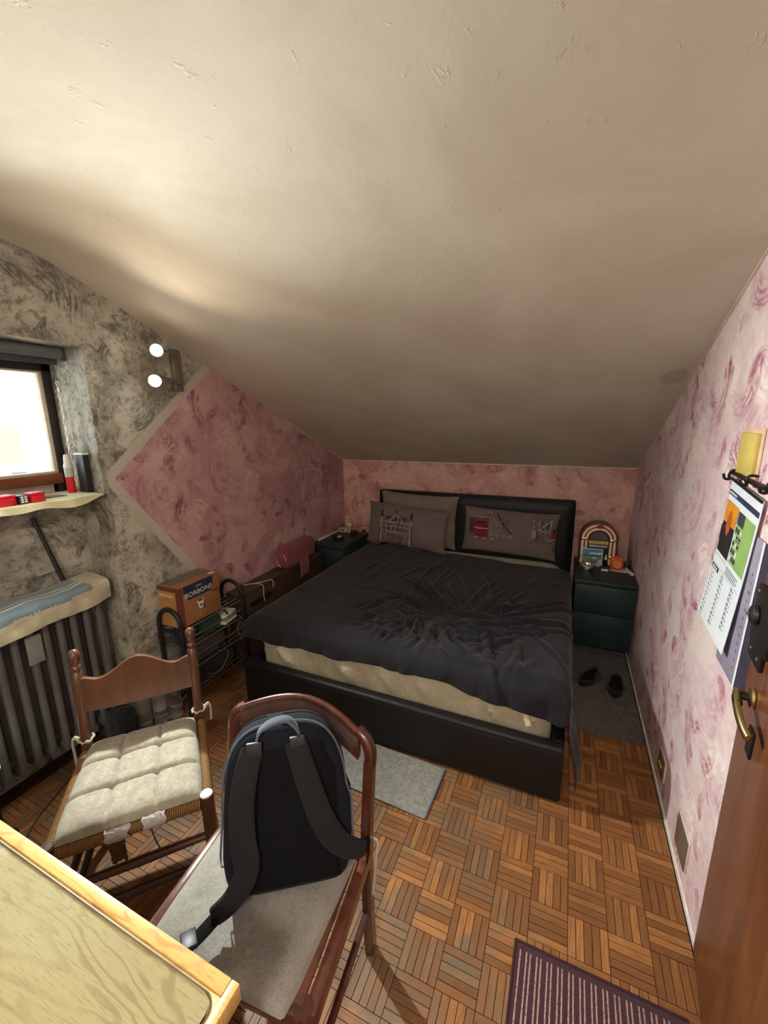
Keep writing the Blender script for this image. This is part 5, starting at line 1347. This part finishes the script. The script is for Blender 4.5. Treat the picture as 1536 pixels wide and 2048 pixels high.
bm = B(); lathe(bm, [(0, 0), (.016, 0), (.017, .003), (.010, .006), (0, .006)], 16, (.13, -.0005, hz-.085), Matrix.Rotation(PI/2, 4, 'X'))
box(bm, .110, .150, -.006, -.0006, hz-.125, hz-.055, .002); ks = obj('keyhole_plate', bm, M_iron, dr)
bm = B(); box(bm, .012, .150, -.014, -.0006, 1.065, 1.205, .004); lk = obj('rim_lock', bm, M_iron, dr, label='dark metal rim lock with round knob')
bm = B(); lathe(bm, [(0, 0), (.022, 0), (.025, .004), (.024, .010), (.016, .015), (0, .017)], 20, (.050, -.0142, 1.135), Matrix.Rotation(PI/2, 4, 'X')); obj('knob', bm, M_dark, lk, label='round black knob')
bm = B(); lathe(bm, [(0, 0), (.004, 0), (.004, .003), (0, .003)], 10, (.050, -.0315, 1.135), Matrix.Rotation(PI/2, 4, 'X')); obj('knob_screw', bm, M_chrome, lk)
bm = B(); box(bm, .004, .11, -.010, -.0006, 1.015, 1.064, .003); obj('lower_plate', bm, M_iron, lk)
for x, z in ((.03, 1.04), (.09, 1.04), (.03, 1.19), (.13, 1.19)):
    bm = B(); lathe(bm, [(0, 0), (.005, 0), (.004, .003), (0, .003)], 10, (x, -.0145 if z > 1.1 else -.0105, z), Matrix.Rotation(PI/2, 4, 'X')); obj('screw', bm, M_chrome, lk)
# jamb post where the leaf hangs
bm = B(); hp = dm @ Vector((.80, .02, 0)); box(bm, hp.x-.02, XR, hp.y-.10, hp.y+.0, 0, 2.10, .004); struct('trim_5', bm, M_door)

# ------------------------------------------------------------------ hook rail, yellow plaque and the calendars on the right wall
def wallm(y, z, rot=0., off=0.):
    """local x runs towards the camera along the wall, y up, z out of the wall"""
    return axes((XR-off, y, z), (0, -cos(rot), -sin(rot)), (0, -sin(rot), cos(rot)), (-1, 0, 0))
t_ = thing('yellow_plaque', 'upright yellow plaque on the right wall above the calendar', 'plaque', mat=wallm(1.492, 1.437, 0, .0005))
bm = B(); box(bm, -.058, .060, .003, .120, 0, .014, .004); obj('board', bm, plain('yellow_board', S(212, 186, 98), .6), t_)
bm = B(); box(bm, -.072, .074, -.004, .134, 0, .004, .002); obj('backing', bm, plain('backing_pink', S(222, 190, 160), .7), t_)
hk = thing('hook_rail', 'black iron hook rail between the yellow plaque and the calendar', 'hook rail', mat=wallm(1.56, 1.432, 0, .0005))
bm = B(); tube(bm, [(-.005, .004, .012), (.12, -.004, .014), (.34, -.012, .014)], .0055, 8); obj('rod', bm, M_iron, hk)
for k, x in enumerate((.004, .14, .27)):
    bm = B(); tube(bm, smooth_pts([(x, .012, .0), (x, .012, .018), (x, -.002, .024), (x, -.014, .022), (x, -.012, .034), (x, .002, .038)], 5), .004, 8); obj('hook', bm, M_iron, hk)
bm = B()
for k in range(20): tube(bm, [(.165+k*.008, -.002, .013), (.165+k*.008, -.014, .016)], .0016, 5)
obj('comb', bm, M_iron, hk)
CW, CH = .245, .475
cal = thing('wall_calendar', 'tilted white wall calendar with an orange picture and columns of dates', 'calendar', mat=wallm(1.575, 1.422, math.radians(7.5), .006))
M_paper = plain('paper_white', S(226, 230, 236), .7, var=.02); M_pnavy = plain('ink_navy', S(44, 48, 78), .6); M_ink = plain('ink_grey', S(92, 96, 106), .7)
bm = B()
shell(bm, lambda u, v: Vector((CW*u, -CH*v, .002+.010*v*v+.012*max(0, v-.5)*(1-u))), 14, 24, Vector((0, 0, .0012))); obj('page', bm, M_paper, cal, 60)
def cz(x, y, l=1): u, v = x/CW, -y/CH; return .002+.010*v*v+.012*max(0, v-.5)*(1-u)+.0013+.0005*l
def cq(bm, x0, y0, x1, y1, mi=0, l=1):
    grid(bm, lambda a, b: Vector((lerp(x0, x1, a), lerp(y0, y1, b), cz(lerp(x0, x1, a), lerp(y0, y1, b), l))), 4, 4, mi)
bm = B(); cq(bm, .004, -.050, CW-.006, -.034); hb_ = obj('header_band', bm, M_pnavy, cal)
bm = B(); marks(bm, .062, .008, Matrix.Translation((.042, -.042, cz(.04, -.042, 2))), 8); obj('header_print', bm, M_paper, hb_, 0, kind='stuff')
pm = [plain('pic_%d' % i, c, .6) for i, c in enumerate((S(226, 142, 30), S(34, 30, 32), S(196, 92, 40), S(146, 180, 100), S(62, 62, 66), S(210, 216, 200)))]
bm = B()
cq(bm, .006, -.235, .105, -.068, 1); cq(bm, .006, -.135, .105, -.068, 0, 2)
def cpoly(pts, mi, l):
    f = bm.faces.new([bm.verts.new((x, y, cz(x, y, l))) for x, y in pts]); f.material_index = mi
cpoly([(.034, -.165), (.040, -.108), (.050, -.092), (.062, -.092), (.070, -.108), (.074, -.150), (.060, -.172)], 2, 3)
cpoly([(.006, -.150), (.03, -.138), (.04, -.15), (.056, -.178), (.074, -.148), (.09, -.138), (.105, -.148), (.105, -.20), (.006, -.20)], 1, 4)
obj('left_picture', bm, pm, cal, 0, label='orange and black picture')
bm = B(); cq(bm, .112, -.232, .234, -.072, 3); cq(bm, .112, -.110, .162, -.072, 4, 2)
for i in range(3):
    for j in range(5): cq(bm, .114+i*.018, -.222+j*.022, .128+i*.018, -.207+j*.022, 4 if (i+j) % 3 else 5, 2)
for k in range(4): cq(bm, .112, -.226+k*.025, .166, -.224+k*.025, 5, 3)
obj('right_picture', bm, pm, cal, 0, label='green and dark grid picture')
bm = B()
for k in range(4): cq(bm, .114, -.250-k*.007, .214-.012*(k % 2), -.2475-k*.007)
cq(bm, .006, -.2465, .104, -.2455); cq(bm, .006, -.278, .236, -.2772)
obj('caption_lines', bm, M_ink, cal)
bm = B(); cq(bm, .006, -.296, .068, -.281, 0, 1); mp_ = obj('month_patch', bm, M_pnavy, cal)
bm = B(); marks(bm, .046, .009, Matrix.Translation((.037, -.2885, cz(.037, -.2885, 2))), 7); obj('month_print', bm, M_paper, mp_, 0, kind='stuff')
n_ = 0
for cix, x in enumerate((.020, .105, .190)):
    bm = B(); y = -.308 if cix == 0 else (-.290 if cix == 1 else -.288)
    for r in range(11):
        n_ += 1
        if n_ > 31: break
        text(bm, '%d' % n_, .0150, Matrix.Translation((x, y-.0158*r, cz(x, y-.0158*r, 2))), .0002)
    obj('date_column', bm, M_ink, cal, 0)
bm = B(); dn = 0
for cix, x in enumerate((.034, .120, .205)):
    y = -.308 if cix == 0 else (-.290 if cix == 1 else -.288)
    for r in range(11):
        dn += 1
        if dn > 31: break
        text(bm, 'LMMGVSD'[dn % 7], .0085, Matrix.Translation((x, y-.0158*r-.002, cz(x, y-.0158*r, 2))), .0002)
obj('day_letters', bm, M_ink, cal, 0, kind='stuff')
bm = B(); tube(bm, [(x, -.003, .006) for x in (.002, CW-.002)], .004, 8); obj('binding_strip', bm, M_iron, cal)
cal2 = thing('back_calendar', 'grey violet calendar sheet hanging behind the white one, beside the door', 'calendar', mat=wallm(1.43, 1.30, math.radians(4.), .0025))
bm = B(); box(bm, -.02, .135, -.43, 0, 0, .0018, .0005); obj('page', bm, plain('page_violet', S(146, 138, 158), .7), cal2)
bm = B(); box(bm, .128, .139, -.432, .0, .0019, .0028); obj('white_edge', bm, M_paper, cal2)
bm = B()
for k in range(12): text(bm, str(k+8), .013, Matrix.Translation((.105, -.10-.026*k, .0022)), .0002)
obj('date_column', bm, M_ink, cal2, 0)
bm = B(); box(bm, .140, .20, -.435, 0, 0, .0012); obj('dark_cover', bm, plain('cover_plum', S(62, 50, 70), .6), cal2)
